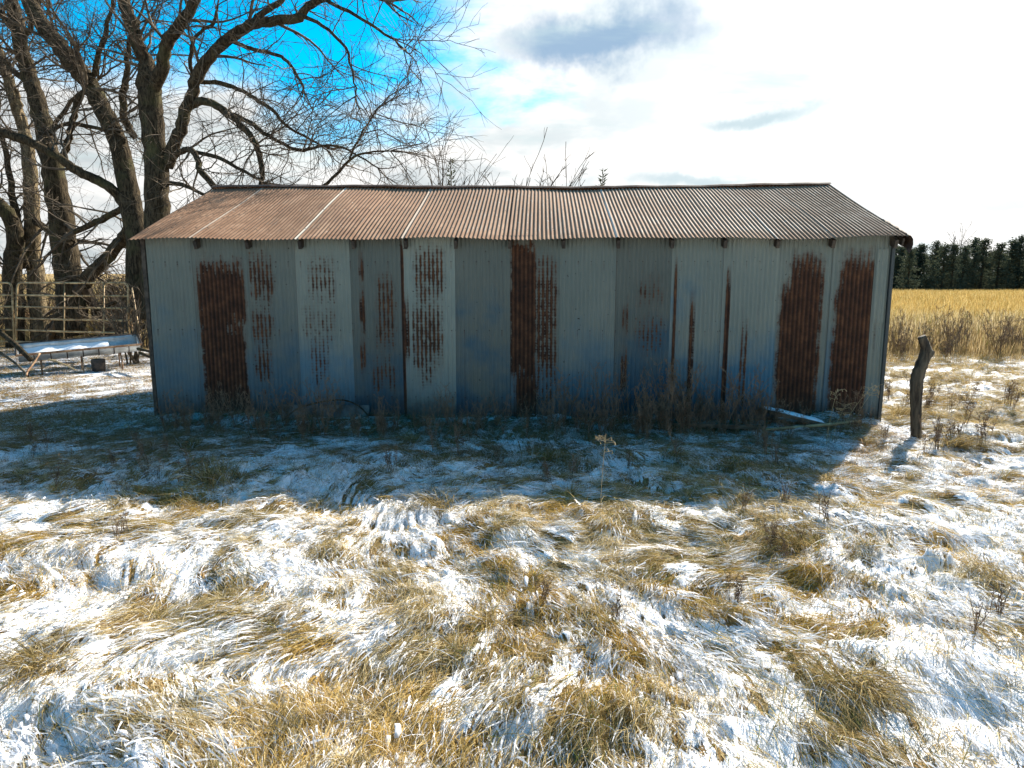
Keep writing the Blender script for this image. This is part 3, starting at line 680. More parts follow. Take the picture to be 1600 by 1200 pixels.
bare_tree('pale-barked bare tree left of the dark one behind the gate',
    ([(64, 535, 27), (58, 440, 25), (52, 390, 22), (50, 330, 21), (48, 280, 20), (44, 235, 18), (34, 195, 16), (22, 155, 15), (10, 115, 14), (0, 85, 12), (-20, 40, 10)], 21.2, 21.5),
    [([(24, 545, 27), (22, 470, 26), (20, 420, 26), (24, 380, 24), (18, 345, 22), (0, 320, 20), (-30, 300, 18)], 20.8, 20.2, M_bark),
     ([(40, 420, 20), (28, 360, 15), (20, 300, 9), (10, 245, 8), (0, 205, 6)], 21.0, 20.8, M_bark),
     ([(54, 345, 10), (78, 362, 10), (100, 375, 7)], 21.2, 20.6, M_bark),
     ([(45, 240, 9), (30, 180, 8), (28, 150, 7), (10, 120, 6)], 21.4, 21.0),
    ], M_barkp, Vector((0, -0.05, 0.0)), 0.75)

# bare shrubs and tree tops behind the shed roof and in the thicket
def shrub(name, label, cat, base, stems, h, spread, group=None, dens=1.0, tw=0.006, mat=None, grav=0.0):
    root = empty(name, base); tag(root, label, cat, group); sb = MB(); tb = MB()
    for _ in range(stems):
        d = Vector((rnd.gauss(0, spread), rnd.gauss(0, spread), 1.0)); L = h * rnd.uniform(0.7, 1.05) * d.length ** 0.3
        pts, rad = grow(sb, Vector((rnd.gauss(0, .1), rnd.gauss(0, .1), -0.1)), d, L, 0.008 + h * 0.008, tw, 9, 0.09, grav, 5)
        for _k in range(int(L * 3.2 * dens)):
            k = rnd.randrange(2, 9); p, dd_ = spawn(pts, k, (20, 50)); p2, r2 = grow(tb, p, dd_ + Vector((0, 0, .25)), L * rnd.uniform(0.15, 0.4), rad[k] * 0.6, tw * 0.8, 5, 0.1, 0.01, 4)
            for _j in range(4):
                k = rnd.randrange(1, 5); p, d3 = spawn(p2, k, (20, 50)); grow(tb, p, d3, rnd.uniform(0.15, 0.45), tw * 0.8, tw * 0.5, 3, 0.1, 0, 3)
    sb.build('stem', mat or M_twig, root); t = tb.build('twigs', mat or M_twig, root); t['kind'] = 'stuff'; return root
rnd.seed(5)
shrub('bare_sapling', 'bare many-stemmed sapling showing above the middle of the roof ridge', 'sapling', (0.25, 19.0, 0), 13, 5.0, 0.13, tw=0.009, dens=0.8)
rnd.seed(9)
shrub('bare_sapling', 'small bare tree top over the ridge between the big tree and the middle sapling', 'sapling', (-1.7, 19.5, 0), 6, 5.4, 0.16, tw=0.008, dens=1.4)
def cedar_top(x, y, ytop, label):
    Y = 24.0; top = at(x, ytop, Y); root = empty('cedar_sapling', (top.x, Y, 0)); tag(root, label, 'sapling')
    b = MB(); b.tube([(0, 0, 0), (0.03, 0, top.z * .5), (0, 0, top.z)], [0.06, 0.04, 0.012], 6); b.build('trunk', M_twig, root)
    c = MB()
    for _ in range(900):
        t = rnd.random() ** 0.6; z = top.z - t * 4.2; rr = (0.08 + t * 0.75) * rnd.uniform(0.4, 1.0) * (0.7 + 0.3 * math.sin(z * 9)); a = rnd.uniform(0, 6.28)
        p = Vector((rr * math.cos(a), rr * math.sin(a), z + rnd.gauss(0, .05))); s_ = rnd.uniform(.04, .10)
        d = Vector((math.cos(a), math.sin(a), .6)).normalized() * s_ * 2; sd_ = Vector((-math.sin(a), math.cos(a), rnd.gauss(0, .6))).normalized() * s_ * .5
        c.add([tuple(p - sd_), tuple(p + sd_), tuple(p + d)], [(0, 1, 2)])
    c.build('crown', M_conif, root)
M_conif, g = new_mat('conifer_foliage')
n = g.noise(g.coord('Object'), 1.4, 4.0)
c_ = g.ramp(n, [(0.3, (0.040, 0.052, 0.036)), (0.55, (0.085, 0.10, 0.065)), (0.75, (0.15, 0.15, 0.09))])  # greens lightened evenly, distance haze put into the colour
dd_ = g.n.new('ShaderNodeBsdfDiffuse'); tt_ = g.n.new('ShaderNodeBsdfTranslucent'); mm_ = g.n.new('ShaderNodeMixShader'); mm_.inputs[0].default_value = .3
g.link(c_, dd_.inputs[0]); g.link(c_, tt_.inputs[0]); g.l.new(dd_.outputs[0], mm_.inputs[1]); g.l.new(tt_.outputs[0], mm_.inputs[2]); g.l.new(mm_.outputs[0], g.out.inputs[0])
cedar_top(942, 290, 263, 'small cedar tip poking above the ridge right of the saplings')
cedar_top(704, 290, 246, 'thin cedar tip beside the small bare tree above the ridge')

# thicket behind the gate
for i in range(26):
    X = -16.5 + i * 0.42 + rnd.gauss(0, .3); Y = rnd.uniform(19.4, 25)
    shrub('bare_shrub', 'tangled bare shrub in the thicket behind the tan gate', 'shrub', (X, Y, 0), 10, rnd.uniform(1.4, 2.5), 0.5, 'bare shrubs behind the gate', 1.5, 0.009, M_twig if i % 3 else M_weed)
for i in range(7):
    X = -8.4 + rnd.gauss(0, 1.0); Y = rnd.uniform(15.5, 19)
    shrub('bare_shrub', 'dark bare shrub filling the gap between gate and shed corner', 'shrub', (X, Y, 0), 8, rnd.uniform(1.4, 2.4), 0.4, 'bare shrubs by the shed corner', 1.2, 0.007)

# ------------------------------------------------------------------ evergreen treeline across the field
def evergreen_meshes(seed):
    r_ = random.Random(seed); tb = MB(); hgt = 7.0
    tb.tube([(0, 0, -0.2), (0.08, 0, hgt * .5), (0, .05, hgt * 0.97)], [0.17, 0.11, 0.02], 7)
    cb = MB()
    nb = 80
    for q in range(nb):
        t = (q + r_.random()) / nb; z = 0.45 + t * (hgt - 0.55); maxr = (1 - t) ** 0.95 * 2.0 * (0.75 + 0.35 * r_.random()) * (1 - .3 * max(0, .15 - t) / .15) + 0.08
        a = r_.uniform(0, 6.28); up = r_.uniform(0.05, 0.45)
        tb.tube([(0, 0, z - .1), (math.cos(a) * maxr * .8, math.sin(a) * maxr * .8, z + up * maxr * .6)], [0.03, 0.008], 3, cap=False)
        for k in range(34):
            f = r_.random() ** 0.6; w = 0.10 + 0.22 * f
            p = Vector((math.cos(a) * maxr * f + r_.gauss(0, w), math.sin(a) * maxr * f + r_.gauss(0, w), z + up * maxr * f * .7 + r_.gauss(0, .12)))
            s_ = r_.uniform(.10, .22); d = Vector((math.cos(a) + r_.gauss(0, .5), math.sin(a) + r_.gauss(0, .5), r_.gauss(.25, .4))).normalized() * s_ * 1.7
            e = d.cross(Vector((r_.gauss(0, 1), r_.gauss(0, 1), r_.gauss(0, 1)))).normalized() * s_ * .45
            cb.add([tuple(p - e), tuple(p + d * .5 - e * .2), tuple(p + d), tuple(p + e)], [(0, 1, 2, 3)])
    return tb.mesh('evergreen_trunk', M_bark), cb.mesh('evergreen_crown', M_conif)
protos = [evergreen_meshes(s) for s in (3, 8, 21, 34)]
pxt = [(1404, 400), (1423, 388), (1441, 382), (1464, 377), (1478, 383), (1492, 381), (1509, 386), (1527, 372), (1540, 374), (1565, 380), (1583, 376), (1598, 368), (1618, 373), (1640, 366), (1662, 376), (1690, 370), (1384, 402), (1360, 396)]
ordn = ['smallest evergreen, peeping out right at the shed roof corner', 'second evergreen out from the shed roof corner', 'round-topped third evergreen out from the shed corner', 'broad fourth evergreen out from the shed corner with a pointed top',
        'narrow fifth evergreen in the row across the field', 'sixth evergreen in the row, just left above the fence post', 'low seventh evergreen in the row across the field', 'tallest evergreen in the visible middle of the row',
        'evergreen close against the tallest one, on its right', 'narrow evergreen after the dip right of the tallest one', 'evergreen near the end of the row before the picture edge', 'big evergreen cut by the right edge of the photo']
for i, (x, yt) in enumerate(pxt):
    Y = 80 + rnd.uniform(-4, 5); p = at(x, yt, Y); z0 = H1(p.x, Y)
    root = empty('evergreen_tree', (p.x, Y, z0), rnd.uniform(0, 6.28)); s_ = (p.z - z0) / 7.0; root.scale = (s_ * rnd.uniform(.85, 1.15),) * 2 + (s_,)
    tag(root, ordn[i] if i < 12 else 'evergreen of the same row standing beyond the edge of the view', 'tree', 'evergreens across the golden field')
    tm, cm = protos[i % 4]
    link(bpy.data.objects.new('trunk', tm), root); link(bpy.data.objects.new('crown', cm), root)
for i in range(62):                                         # the second rank closing the gaps
    x = 1130 + i * 10; Y = 87 + rnd.uniform(-3, 6); p = at(x, rnd.uniform(384, 408), Y); z0 = H1(p.x, Y)
    root = empty('evergreen_tree', (p.x, Y, z0), rnd.uniform(0, 6.28)); s_ = (p.z - z0) / 7.0; root.scale = (s_ * 1.1,) * 2 + (s_,)
    tag(root, 'evergreen in the rear rank closing the gaps of the dark row', 'tree', 'evergreens of the rear rank')
    tm, cm = protos[(i * 3 + 1) % 4]; link(bpy.data.objects.new('trunk', tm), root); link(bpy.data.objects.new('crown', cm), root)
p = at(1553, 380, 84); shrub('bare_sapling', 'thin leafless tree rising behind the evergreens', 'sapling', (p.x, 90, 0), 8, 8.0, 0.2, tw=0.03, dens=0.8)

# ------------------------------------------------------------------ fence post
bp = onground(1432, 684); PX, PY = bp.x, bp.y; pz0 = H1(PX, PY) - 0.12
P = []
for (x, y, w) in [(1432, 690, 19), (1431, 660, 18), (1431, 625, 19), (1432, 600, 22), (1436, 580, 22), (1444, 560, 20), (1447, 548, 19), (1445, 538, 16), (1440, 526, 14)]:
    a = at(x, y, PY); P.append((a, w / 2.35 * PY / FPX))
b = MB(); S = smoothline([q[0] for q in P], 5); rr = np.interp(np.linspace(0, 8, len(S)), range(9), [q[1] for q in P])
b.tube([s - Vector((PX, PY, pz0)) for s in S], rr, 14, rough=0.09)
kn = at(1447, 556, PY) - Vector((PX, PY, pz0)); b.tube([kn, kn + Vector((0.05, -.01, 0.035)), kn + Vector((0.082, -.012, 0.062))], [0.06, 0.045, 0.020], 8, rough=.1)
post = b.build('fence_post', M_post, None, True, (PX, PY, pz0)); tag(post, 'crooked weathered wooden post with a knobby stub, standing alone near the shed', 'post')

# ------------------------------------------------------------------ gates, trough
def gate(p0, p1, ztop, zbot, label, bars=5, stays=(0.45, 0.8), lean_=0.28, extra_end=True):
    A = Vector(p0); Bv = Vector(p1); ax = (Bv - A); L = ax.length; ax.normalize(); nrm = Vector((ax.y, -ax.x, 0))
    root = empty('tube_gate', A); tag(root, label, 'gate')
    hgt = ztop - zbot
    def pt(u, z): return ax * (u + 0.26 * (1 - (z - zbot) / hgt)) + Vector((0, 0, 1)) * z + nrm * (lean_ * (1 - (z - zbot) / hgt))
    r_ = 0.027; c = 0.14
    b = MB(); ln = [pt(0, zbot), pt(0, ztop - c)] + [pt(c - c * math.cos(a), ztop - c + c * math.sin(a)) for a in (0.5, 1.0, 1.57)] + [pt(L - c, ztop)] + [pt(L - c + c * math.sin(a), ztop - c + c * math.cos(a)) for a in (0.5, 1.0, 1.57)] + [pt(L, zbot)]
    b.tube(ln, r_, 8); b.build('frame', M_gate, root, True)
    for k in range(bars):
        z = zbot + 0.08 + (hgt - 0.1) * k / bars; b = MB(); b.tube([pt(0, z), pt(L * .5, z - .01), pt(L, z)], r_ * 0.9, 8); b.build('rail', M_gate, root, True)
    for s_ in stays:
        b = MB(); off = nrm * 0.025; b.tube([pt(L * s_, zbot + .02) + off, pt(L * s_, ztop) + off], 0.017, 6); b.build('stay', M_gate, root, True)
gt0 = at(44, 450, 19.0); gt1 = at(207, 443, 18.2)
gate((gt0.x, 18.6, 0), (gt1.x + .28, 17.5, 0), 1.93, 0.28, 'tan tubular farm gate leaning behind the trough', lean_=0.42)
gl = at(32, 450, 18.9)
gate((gl.x - 3.2, 19.0, 0), (gl.x, 18.6, 0), 1.93, 0.28, 'tan tubular farm gate cut by the left edge of the photo', lean_=0.42, stays=(.3, .6))
gr_ = at(209, 462, 17.4)
b = MB(); A = at(206, 450, 17.3); Bq = at(220, 531, 16.9); C_ = at(209, 455, 17.6); D_ = at(214, 530, 17.3)
root = empty('ladder_panel', (A.x, A.y, 0)); tag(root, 'narrow ladder-like end panel between the gate and the shed corner', 'panel'); o_ = -Vector((A.x, A.y, 0))
A2 = at(200, 462, 17.5)
b = MB(); b.tube([A + o_, Bq + o_], 0.02, 6); b.build('upright', M_gate, root); b = MB(); b.tube([A2 + o_, at(209, 530, 17.3) + o_], 0.02, 6); b.build('upright', M_gate, root)
for t in (0.1, .37, .65, .93):
    b = MB(); b.tube([A.lerp(Bq, t) + o_, A2.lerp(at(209, 530, 17.3), t) + o_], 0.017, 6); b.build('rung', M_gate, root)

# feed trough: half-round sheet in an angle frame on bent legs
TA = at(66, 556, 14.6); TB = at(216, 533, 15.6); TA.z = 0.66; TB.z = 0.65
TA = Vector((TA.x - 0.30, TA.y - .3, .54)); axT = (TB - TA); TL = axT.length; axT.normalize(); nT = Vector((axT.y, -axT.x, 0)).normalized()
root = empty('feed_trough', (TA.x, TA.y, 0)); tag(root, 'long galvanised half-round feed trough on bent legs in front of the gate', 'trough')
o_ = Vector((0, 0, TA.z)); RT = 0.32; TT = R(17); nT = nT * math.cos(TT) - Vector((0, 0, math.sin(TT))); UPT = axT.cross(nT) * -1; UPT = UPT if UPT.z > 0 else -UPT; nA = 14; nL = 12
for s_ in (0,):
    b = MB(); V = []
    for i in range(nL + 1):
        for k in range(nA + 1):
            a = math.pi * k / nA; V.append(tuple(o_ + axT * (TL * i / nL) + nT * (RT * math.cos(a)) - UPT * RT * 0.85 * math.sin(a)))
    F = [(i * (nA + 1) + k, i * (nA + 1) + k + 1, (i + 1) * (nA + 1) + k + 1, (i + 1) * (nA + 1) + k) for i in range(nL) for k in range(nA)]
    b.add(V, F); ob = b.build('trough_shell', M_zinc, root, True); md = ob.modifiers.new('s', 'SOLIDIFY'); md.thickness = 0.006
n_ = 20; b = MB(); V = []
for i in range(n_ + 1):
    for k in range(9):
        a = math.pi * (0.06 + 0.80 * k / 8); dep = RT * (.86 - .10 * math.sin(k * 1.3 + i * .7)); fl = 0.30 + 0.10 * math.sin(i * .9)
        V.append(tuple(o_ + axT * (TL * (.02 + .72 * i / n_)) + nT * (RT * .93 * math.cos(a)) - UPT * (dep * math.sin(a) * fl + .05)))
b.add(V, [(i * 9 + k, i * 9 + k + 1, (i + 1) * 9 + k + 1, (i + 1) * 9 + k) for i in range(n_) for k in range(8)]); b.build('white_fill', M_snow, root, True)  # white layer added to give the trough a sunlit inside
for u in (0, TL):
    b = MB(); V = [tuple(o_ + axT * u + nT * RT * math.cos(math.pi * k / nA) - UPT * RT * .85 * math.sin(math.pi * k / nA)) for k in range(nA + 1)]
    b.add(V, [tuple(range(nA + 1))]); b.build('end_plate', M_zinc, root)
for s_ in (1, -1):
    b = MB(); b.tube([o_ + nT * (RT + .012) * s_ - axT * .03, o_ + nT * (RT + .012) * s_ + axT * (TL + .03)], 0.024, 4); b.build('rim', M_rustrim if s_ > 0 else M_darksteel, root)
for u in (-.03, TL + .03):
    b = MB(); b.tube([o_ + axT * u + nT * RT, o_ + axT * u - nT * RT], 0.022, 4); b.build('rim', M_darksteel, root)
for u in np.linspace(TL * .12, TL * .9, 7):
    b = MB(); b.tube([o_ + axT * u + nT * (RT + .008) * math.cos(a) - UPT * (RT * .85 + .008) * math.sin(a) for a in np.linspace(0, math.pi, 11)], 0.011, 5); b.build('hoop', M_darksteel, root)
for u in (TL * .17, TL * .5, TL * .83):
    for s_ in (1, -1):
        b = MB(); t0 = o_ + axT * u + nT * (RT * .8) * s_ - Vector((0, 0, .25)); b.tube([t0 - nT * s_ * .25 + Vector((0, 0, .02)), t0 + nT * s_ * .06 - Vector((0, 0, .08)), Vector((t0.x, t0.y, -.05)) + nT * s_ * .12], 0.017, 6); b.build('leg', M_rustrim, root)
# dark pole leaning across the near end of the trough, and pieces beside it
def stick(name, label, cat, pts, rad, mat, group=None, sides=7, rough=.12):
    base = Vector(pts[0]); b = MB(); S = smoothline([Vector(p) - base for p in pts], 3); b.tube(S, np.linspace(rad[0], rad[1], len(S)), sides, rough=rough)
    o = b.build(name, mat, None, True, base); tag(o, label, cat, group); return o
stick('leaning_pole', 'dark pole leaning across the near end of the trough', 'pole', [at(-14, 508, 14.2), at(20, 535, 14.0), at(48, 562, 13.8)], (.05, .055), M_bark)
stick('fallen_branch', 'bare branch lying in front of the middle trough legs', 'branch', [at(76, 562, 14.0), at(92, 566, 13.9), at(118, 578, 13.7)], (.022, .014), M_weedtan)
stick('fallen_branch', 'dead branch crossing under the near end of the trough', 'branch', [at(-5, 548, 14.2), at(22, 566, 14.0), at(45, 588, 13.6)], (.03, .02), M_twig)
stick('bent_pipe', 'rusty bent pipe standing at the near trough end', 'pipe', [at(62, 552, 14.0), at(52, 568, 13.8), at(43, 580, 13.6), at(41, 587, 13.5)], (.022, .022), M_rustrim, rough=0)
rb_ = at(154, 572, 14.9); b = MB(); b.tube([(0, 0, -.05), (0, 0, .25), (0, 0, .27)], [.13, .14, .12], 14); ob = b.build('metal_drum', M_darksteel, None, True, (rb_.x, rb_.y, 0)); tag(ob, 'small dark rusty drum standing on the snow under the trough', 'drum')
for k, (pa, pb, pc, lb) in enumerate([((216, 545), (228, 548), (243, 551), 'upper dead branch on snow by the shed corner'), ((218, 551), (232, 557), (246, 560), 'lower dead branch on snow by the shed corner')]):
    stick('fallen_branch', lb, 'branch', [at(*pa, 15.2), at(*pb, 14.8), at(*pc, 14.4)], (.04, .025), M_bark)
for k in range(9):
    X = rnd.uniform(-11.5, -6.8); Y = rnd.uniform(19.2, 22); z = rnd.uniform(0.3, 1.5); a = rnd.uniform(-.5, .5)
    stick('fallen_branch', 'dead limb caught in the brush behind the tan gate', 'branch', [(X - 1.2, Y, z - a), (X, Y + .2, z + rnd.uniform(0, .3)), (X + 1.3, Y, z + a)], (.06, .03), M_bark, 'dead limbs in the brush')

# ------------------------------------------------------------------ things lying along the wall
def loc_w(x, y, z): return SHM @ Vector((x, y, z))
# snow topped board leaning on the wall
def board(label, a, b_, w, th, snow=True, name='board'):
    a = Vector(a); b_ = Vector(b_); d = b_ - a; L = d.length; root = empty(name, a); tag(root, label, 'board')
    q = d.to_track_quat('X', 'Z').to_matrix(); bb = MB(); bb.box(d / 2, (L, w, th), q); bb.build('plank', M_wood, root)
    if snow:
        n = 24; V = []
        for i in range(n + 1):
            for j in range(5):
                u = i / n; v = j / 4 - .5; e = (1 - (2 * v) ** 4) * (1 - (2 * u - 1) ** 8) * (0.7 + .5 * rnd.random())
                V.append(tuple(q @ Vector((u * L, v * w * .95, th / 2 + .002 + .026 * e))))
        bb = MB(); bb.add(V, [(i * 5 + j, (i + 1) * 5 + j, (i + 1) * 5 + j + 1, i * 5 + j + 1) for i in range(n) for j in range(4)]); bb.build('snow_cap', M_snow, root, True)
    return root
pA = at(1190, 639, 9.05); pB = at(1286, 662, 8.85)
board('snow-covered board sloping against the wall under the brown rusted sheets', pA, pB, 0.20, 0.05)
pA = at(1040, 662, 8.85); pB = at(1196, 668, 8.75); board('low rusty strip lying at the wall left of the snow-covered board', pA, pB, 0.07, 0.05, False)
pA = at(1196, 671, 8.7); pB = at(1345, 658, 8.75)
stick('fallen_pole', 'thin pale pole lying below the snow-covered board', 'pole', [pA, (pA + pB) / 2 + Vector((0, 0, -.01)), pB], (.018, .024), M_weedtan)
stick('arched_branch', 'dark branch arching along the wall foot under the dotted sheets', 'branch', [at(436, 664, 9.3), at(462, 640, 9.2), at(502, 628, 9.15), (at(535, 625, 9.15)), at(560, 634, 9.15), at(576, 650, 9.1)], (.012, .010), M_bark)
root = empty('scrap_sheet', at(548, 655, 9.25)); tag(root, 'crumpled dark scrap sheet dusted with snow under the arched branch', 'scrap')
b = MB(); V = []
for i in range(9):
    for j in range(6):
        u = i / 8; v = j / 5; V.append((-.14 + u * .36, -.05 + v * .12 + .03 * math.sin(u * 11), -.10 + (1 - abs(u - .45)) * .16 * v + .05 * math.sin(u * 9 + v * 3)))
b.add(V, [(i * 6 + j, (i + 1) * 6 + j, (i + 1) * 6 + j + 1, i * 6 + j + 1) for i in range(8) for j in range(5)]); b.build('sheet', M_scrap, root)
b = MB()
for u in (0.05, .2, .55, .8): b.add([(-.14 + u * .36 + x_, -.058, -.07 + .02 * u + z_) for x_, z_ in ((0, 0), (.05, -.01), (.06, .012), (.01, .018))], [(0, 1, 2, 3)])
b.build('snow', M_snow, root)
pA = at(575, 648, 9.2); pB = at(612, 650, 9.2)
stick('charred_stick', 'short dark stick lying right of the arched branch', 'stick', [pA, (pA + pB) / 2, pB], (.02, .016), M_bark)
b = MB(); b.box((0, 0, 0.05), (1.25, 0.02, 0.36), Matrix.Rotation(R(-12), 3, 'X')); pC = at(505, 668, 9.2)
ob = b.build('leaning_sheet', M_scrap, None, False, (pC.x, 9.33, 0.03)); ob.rotation_euler = (0, 0, math.atan2(-.4, 10.23)); tag(ob, 'low dull sheet leaning at the wall foot below the arched branch', 'sheet')

# dry weeds: stems with ragged seed heads
def weed_meshes(seed, h, nst, headed=True):
    r_ = random.Random(seed); sb = MB(); hb = MB()
    for _ in range(nst):
        d = Vector((r_.gauss(0, .16), r_.gauss(0, .13), 1)).normalized(); p = Vector((r_.gauss(0, .04), r_.gauss(0, .04), -.05)); pts = [p.copy()]
        L = h * r_.uniform(.6, 1.05)
        for k in range(6): d = (d + Vector((r_.gauss(0, .07), r_.gauss(0, .07), 0))).normalized(); p = p + d * L / 6; pts.append(p.copy())
        sb.tube(pts, np.linspace(.0050, .0028, 7), 4, cap=False)
        for _k in range(r_.randrange(4, 10)):
            k = r_.randrange(3, 7); q = pts[k]; dd_ = Vector((r_.gauss(0, .5), r_.gauss(0, .5), .8)).normalized(); Lb = r_.uniform(.05, .17) * h * 1.3
            e = q + dd_ * Lb; sb.tube([q, (q + e) / 2 + Vector((0, 0, -.008)), e], [.0038, .003, .0025], 3, cap=False)
            if headed:
                for _j in range(16):
                    c = q.lerp(e, r_.uniform(.3, 1.05)) + Vector((r_.gauss(0, .012), r_.gauss(0, .012), r_.gauss(0, .012))); s_ = r_.uniform(.007, .016)
                    v = [c + Vector((r_.gauss(0, 1), r_.gauss(0, 1), r_.gauss(0, 1))).normalized() * s_ for _q in range(3)]; hb.add([tuple(x) for x in v], [(0, 1, 2)])
    return sb, hb
weeds = []
for s_, (h, n_, hd) in enumerate([(.75, 6, True), (.95, 7, True), (.6, 8, True), (.85, 5, True), (1.05, 6, True), (.5, 9, False)]):
    a, b = weed_meshes(s_ + 40, h, n_, hd); weeds.append((a.mesh('weed_stems', M_weed), b.mesh('weed_heads', M_weed) if hd else None))
def put_weed(x, y, k, s_, label, group, tan=False):
    o = bpy.data.objects.new('dry_weed', weeds[k][0]); o.location = (x, y, H1(x, y)); o.rotation_euler = (rnd.gauss(0, .08), rnd.gauss(0, .08), rnd.uniform(0, 6.28)); o.scale = (s_,) * 3; link(o)
    tag(o, label, 'weed', group)
    if weeds[k][1]: tag(link(bpy.data.objects.new('seed_heads', weeds[k][1]), o), kind='stuff')
wp = [(262, .5), (282, .55), (315, .5), (345, .55), (362, .5), (410, .6), (480, .6), (555, .6), (620, .5), (760, .5), (780, .5), (815, .5), (300, .6), (330, .5), (395, .6), (430, .55), (455, .75), (470, .8), (505, .75), (530, .6), (590, .7), (596, .6), (660, .5), (680, .6), (705, .65), (722, .6), (745, .5), (850, .55), (866, .7), (885, .75), (902, .8), (920, .7), (940, .8), (955, .75),
      (975, .8), (990, .85), (1008, .9), (1020, .95), (1035, 1.), (1046, 1.), (1058, .95), (1068, .95), (1078, .95), (1090, .85), (1103, .7), (1125, .9), (1150, .75), (1165, .85), (1180, .8), (1200, .8), (1230, .5), (1255, .5), (1320, .7), (1345, .65)]
for i, (x, s_) in enumerate(wp):
    for rep in range(3):
        Yv = rnd.uniform(8.35, 9.05); q = at(x + rnd.gauss(0, 6), 655, Yv); sec = 'before the ' + SLAB[max(0, min(14, int(np.searchsorted(seams, x)) - 1))].split(',')[0]
        put_weed(q.x, Yv, rnd.randrange(5), s_ * (rnd.uniform(.7, 1.05) if rep < 2 else rnd.uniform(.4, .6)), 'dead weed ' + sec, 'dead weeds ' + sec)
for i in range(26):
    x = rnd.choice([rnd.uniform(20, 330), rnd.uniform(560, 1280)]); y = rnd.uniform(690, 770); q = onground(x, y)
    put_weed(q.x, q.y, rnd.choice((0, 2, 5, 3)), rnd.uniform(.35, .6), 'short dead weed standing in the shaded snow before the shed', 'short weeds in the shade')
for i in range(16):
    x = rnd.uniform(1380, 1590) if i > 7 else rnd.uniform(1440, 1520); y = rnd.uniform(620, 720); q = onground(x, y)
    put_weed(q.x, q.y, rnd.choice((2, 5, 3)), rnd.uniform(.5, .75), 'dead weed among the grass around the wooden post', 'weeds around the wooden post')
for i in range(60):
    Yv = rnd.uniform(16.5, 22); X = Yv * rnd.uniform(.50, .86)
    put_weed(X, Yv, rnd.randrange(5), rnd.uniform(.8, 1.3), 'tall dead weed at the near edge of the golden field', 'weeds at the edge of the golden field')
for i in range(14):
    x = rnd.uniform(1120, 1290) if i < 8 else rnd.uniform(60, 1580); y = rnd.uniform(790, 960) if i < 8 else rnd.uniform(800, 1150); q = onground(x, y)
    put_weed(q.x, q.y, rnd.choice((5, 2)), rnd.uniform(.35, .55), 'thin dead weed poking from the sunlit snowy grass', 'thin weeds in the sunlit grass')

# nodding oat-like grass stalks by the right end of the wall
def nod(x, y, hpx, lean_, label):
    q = onground(x, y); hh = hpx * q.y / FPX; root = empty('seed_stalk', (q.x, q.y, H1(q.x, q.y))); tag(root, label, 'grass stalk')
    pts = [Vector((lean_ * hh * (t ** 1.6), 0, hh * t)) for t in np.linspace(0, 1, 8)]; b = MB(); b.tube(pts, np.linspace(.0035, .002, 8), 4); b.build('stalk', M_weedtan, root)
    c = MB()
    for k in range(12):
        t = rnd.uniform(.75, 1.0); p = Vector((lean_ * hh * t ** 1.6, 0, hh * t)); e = p + Vector((rnd.uniform(-.08, .10), rnd.gauss(0, .04), rnd.uniform(.0, .05))); f = e + Vector((rnd.uniform(.0, .03), 0, -.03))
        c.tube([p, e, f], [.0014, .0022, .0045], 4)
    c.build('seed_heads', M_weedtan, root)['kind'] = 'stuff'
nod(1291, 695, 92, .12, 'pale nodding stalk in front of the brown sheet, left one'); nod(1300, 690, 60, .3, 'short pale stalk beside the left nodding stalk'); nod(1318, 680, 72, .55, 'pale stalk leaning right towards the wall corner'); nod(1335, 676, 62, .5, 'pale nodding stalk closest to the wall corner')
nod(938, 800, 130, .05, 'tall thin pale stalk in front of the middle of the shed')

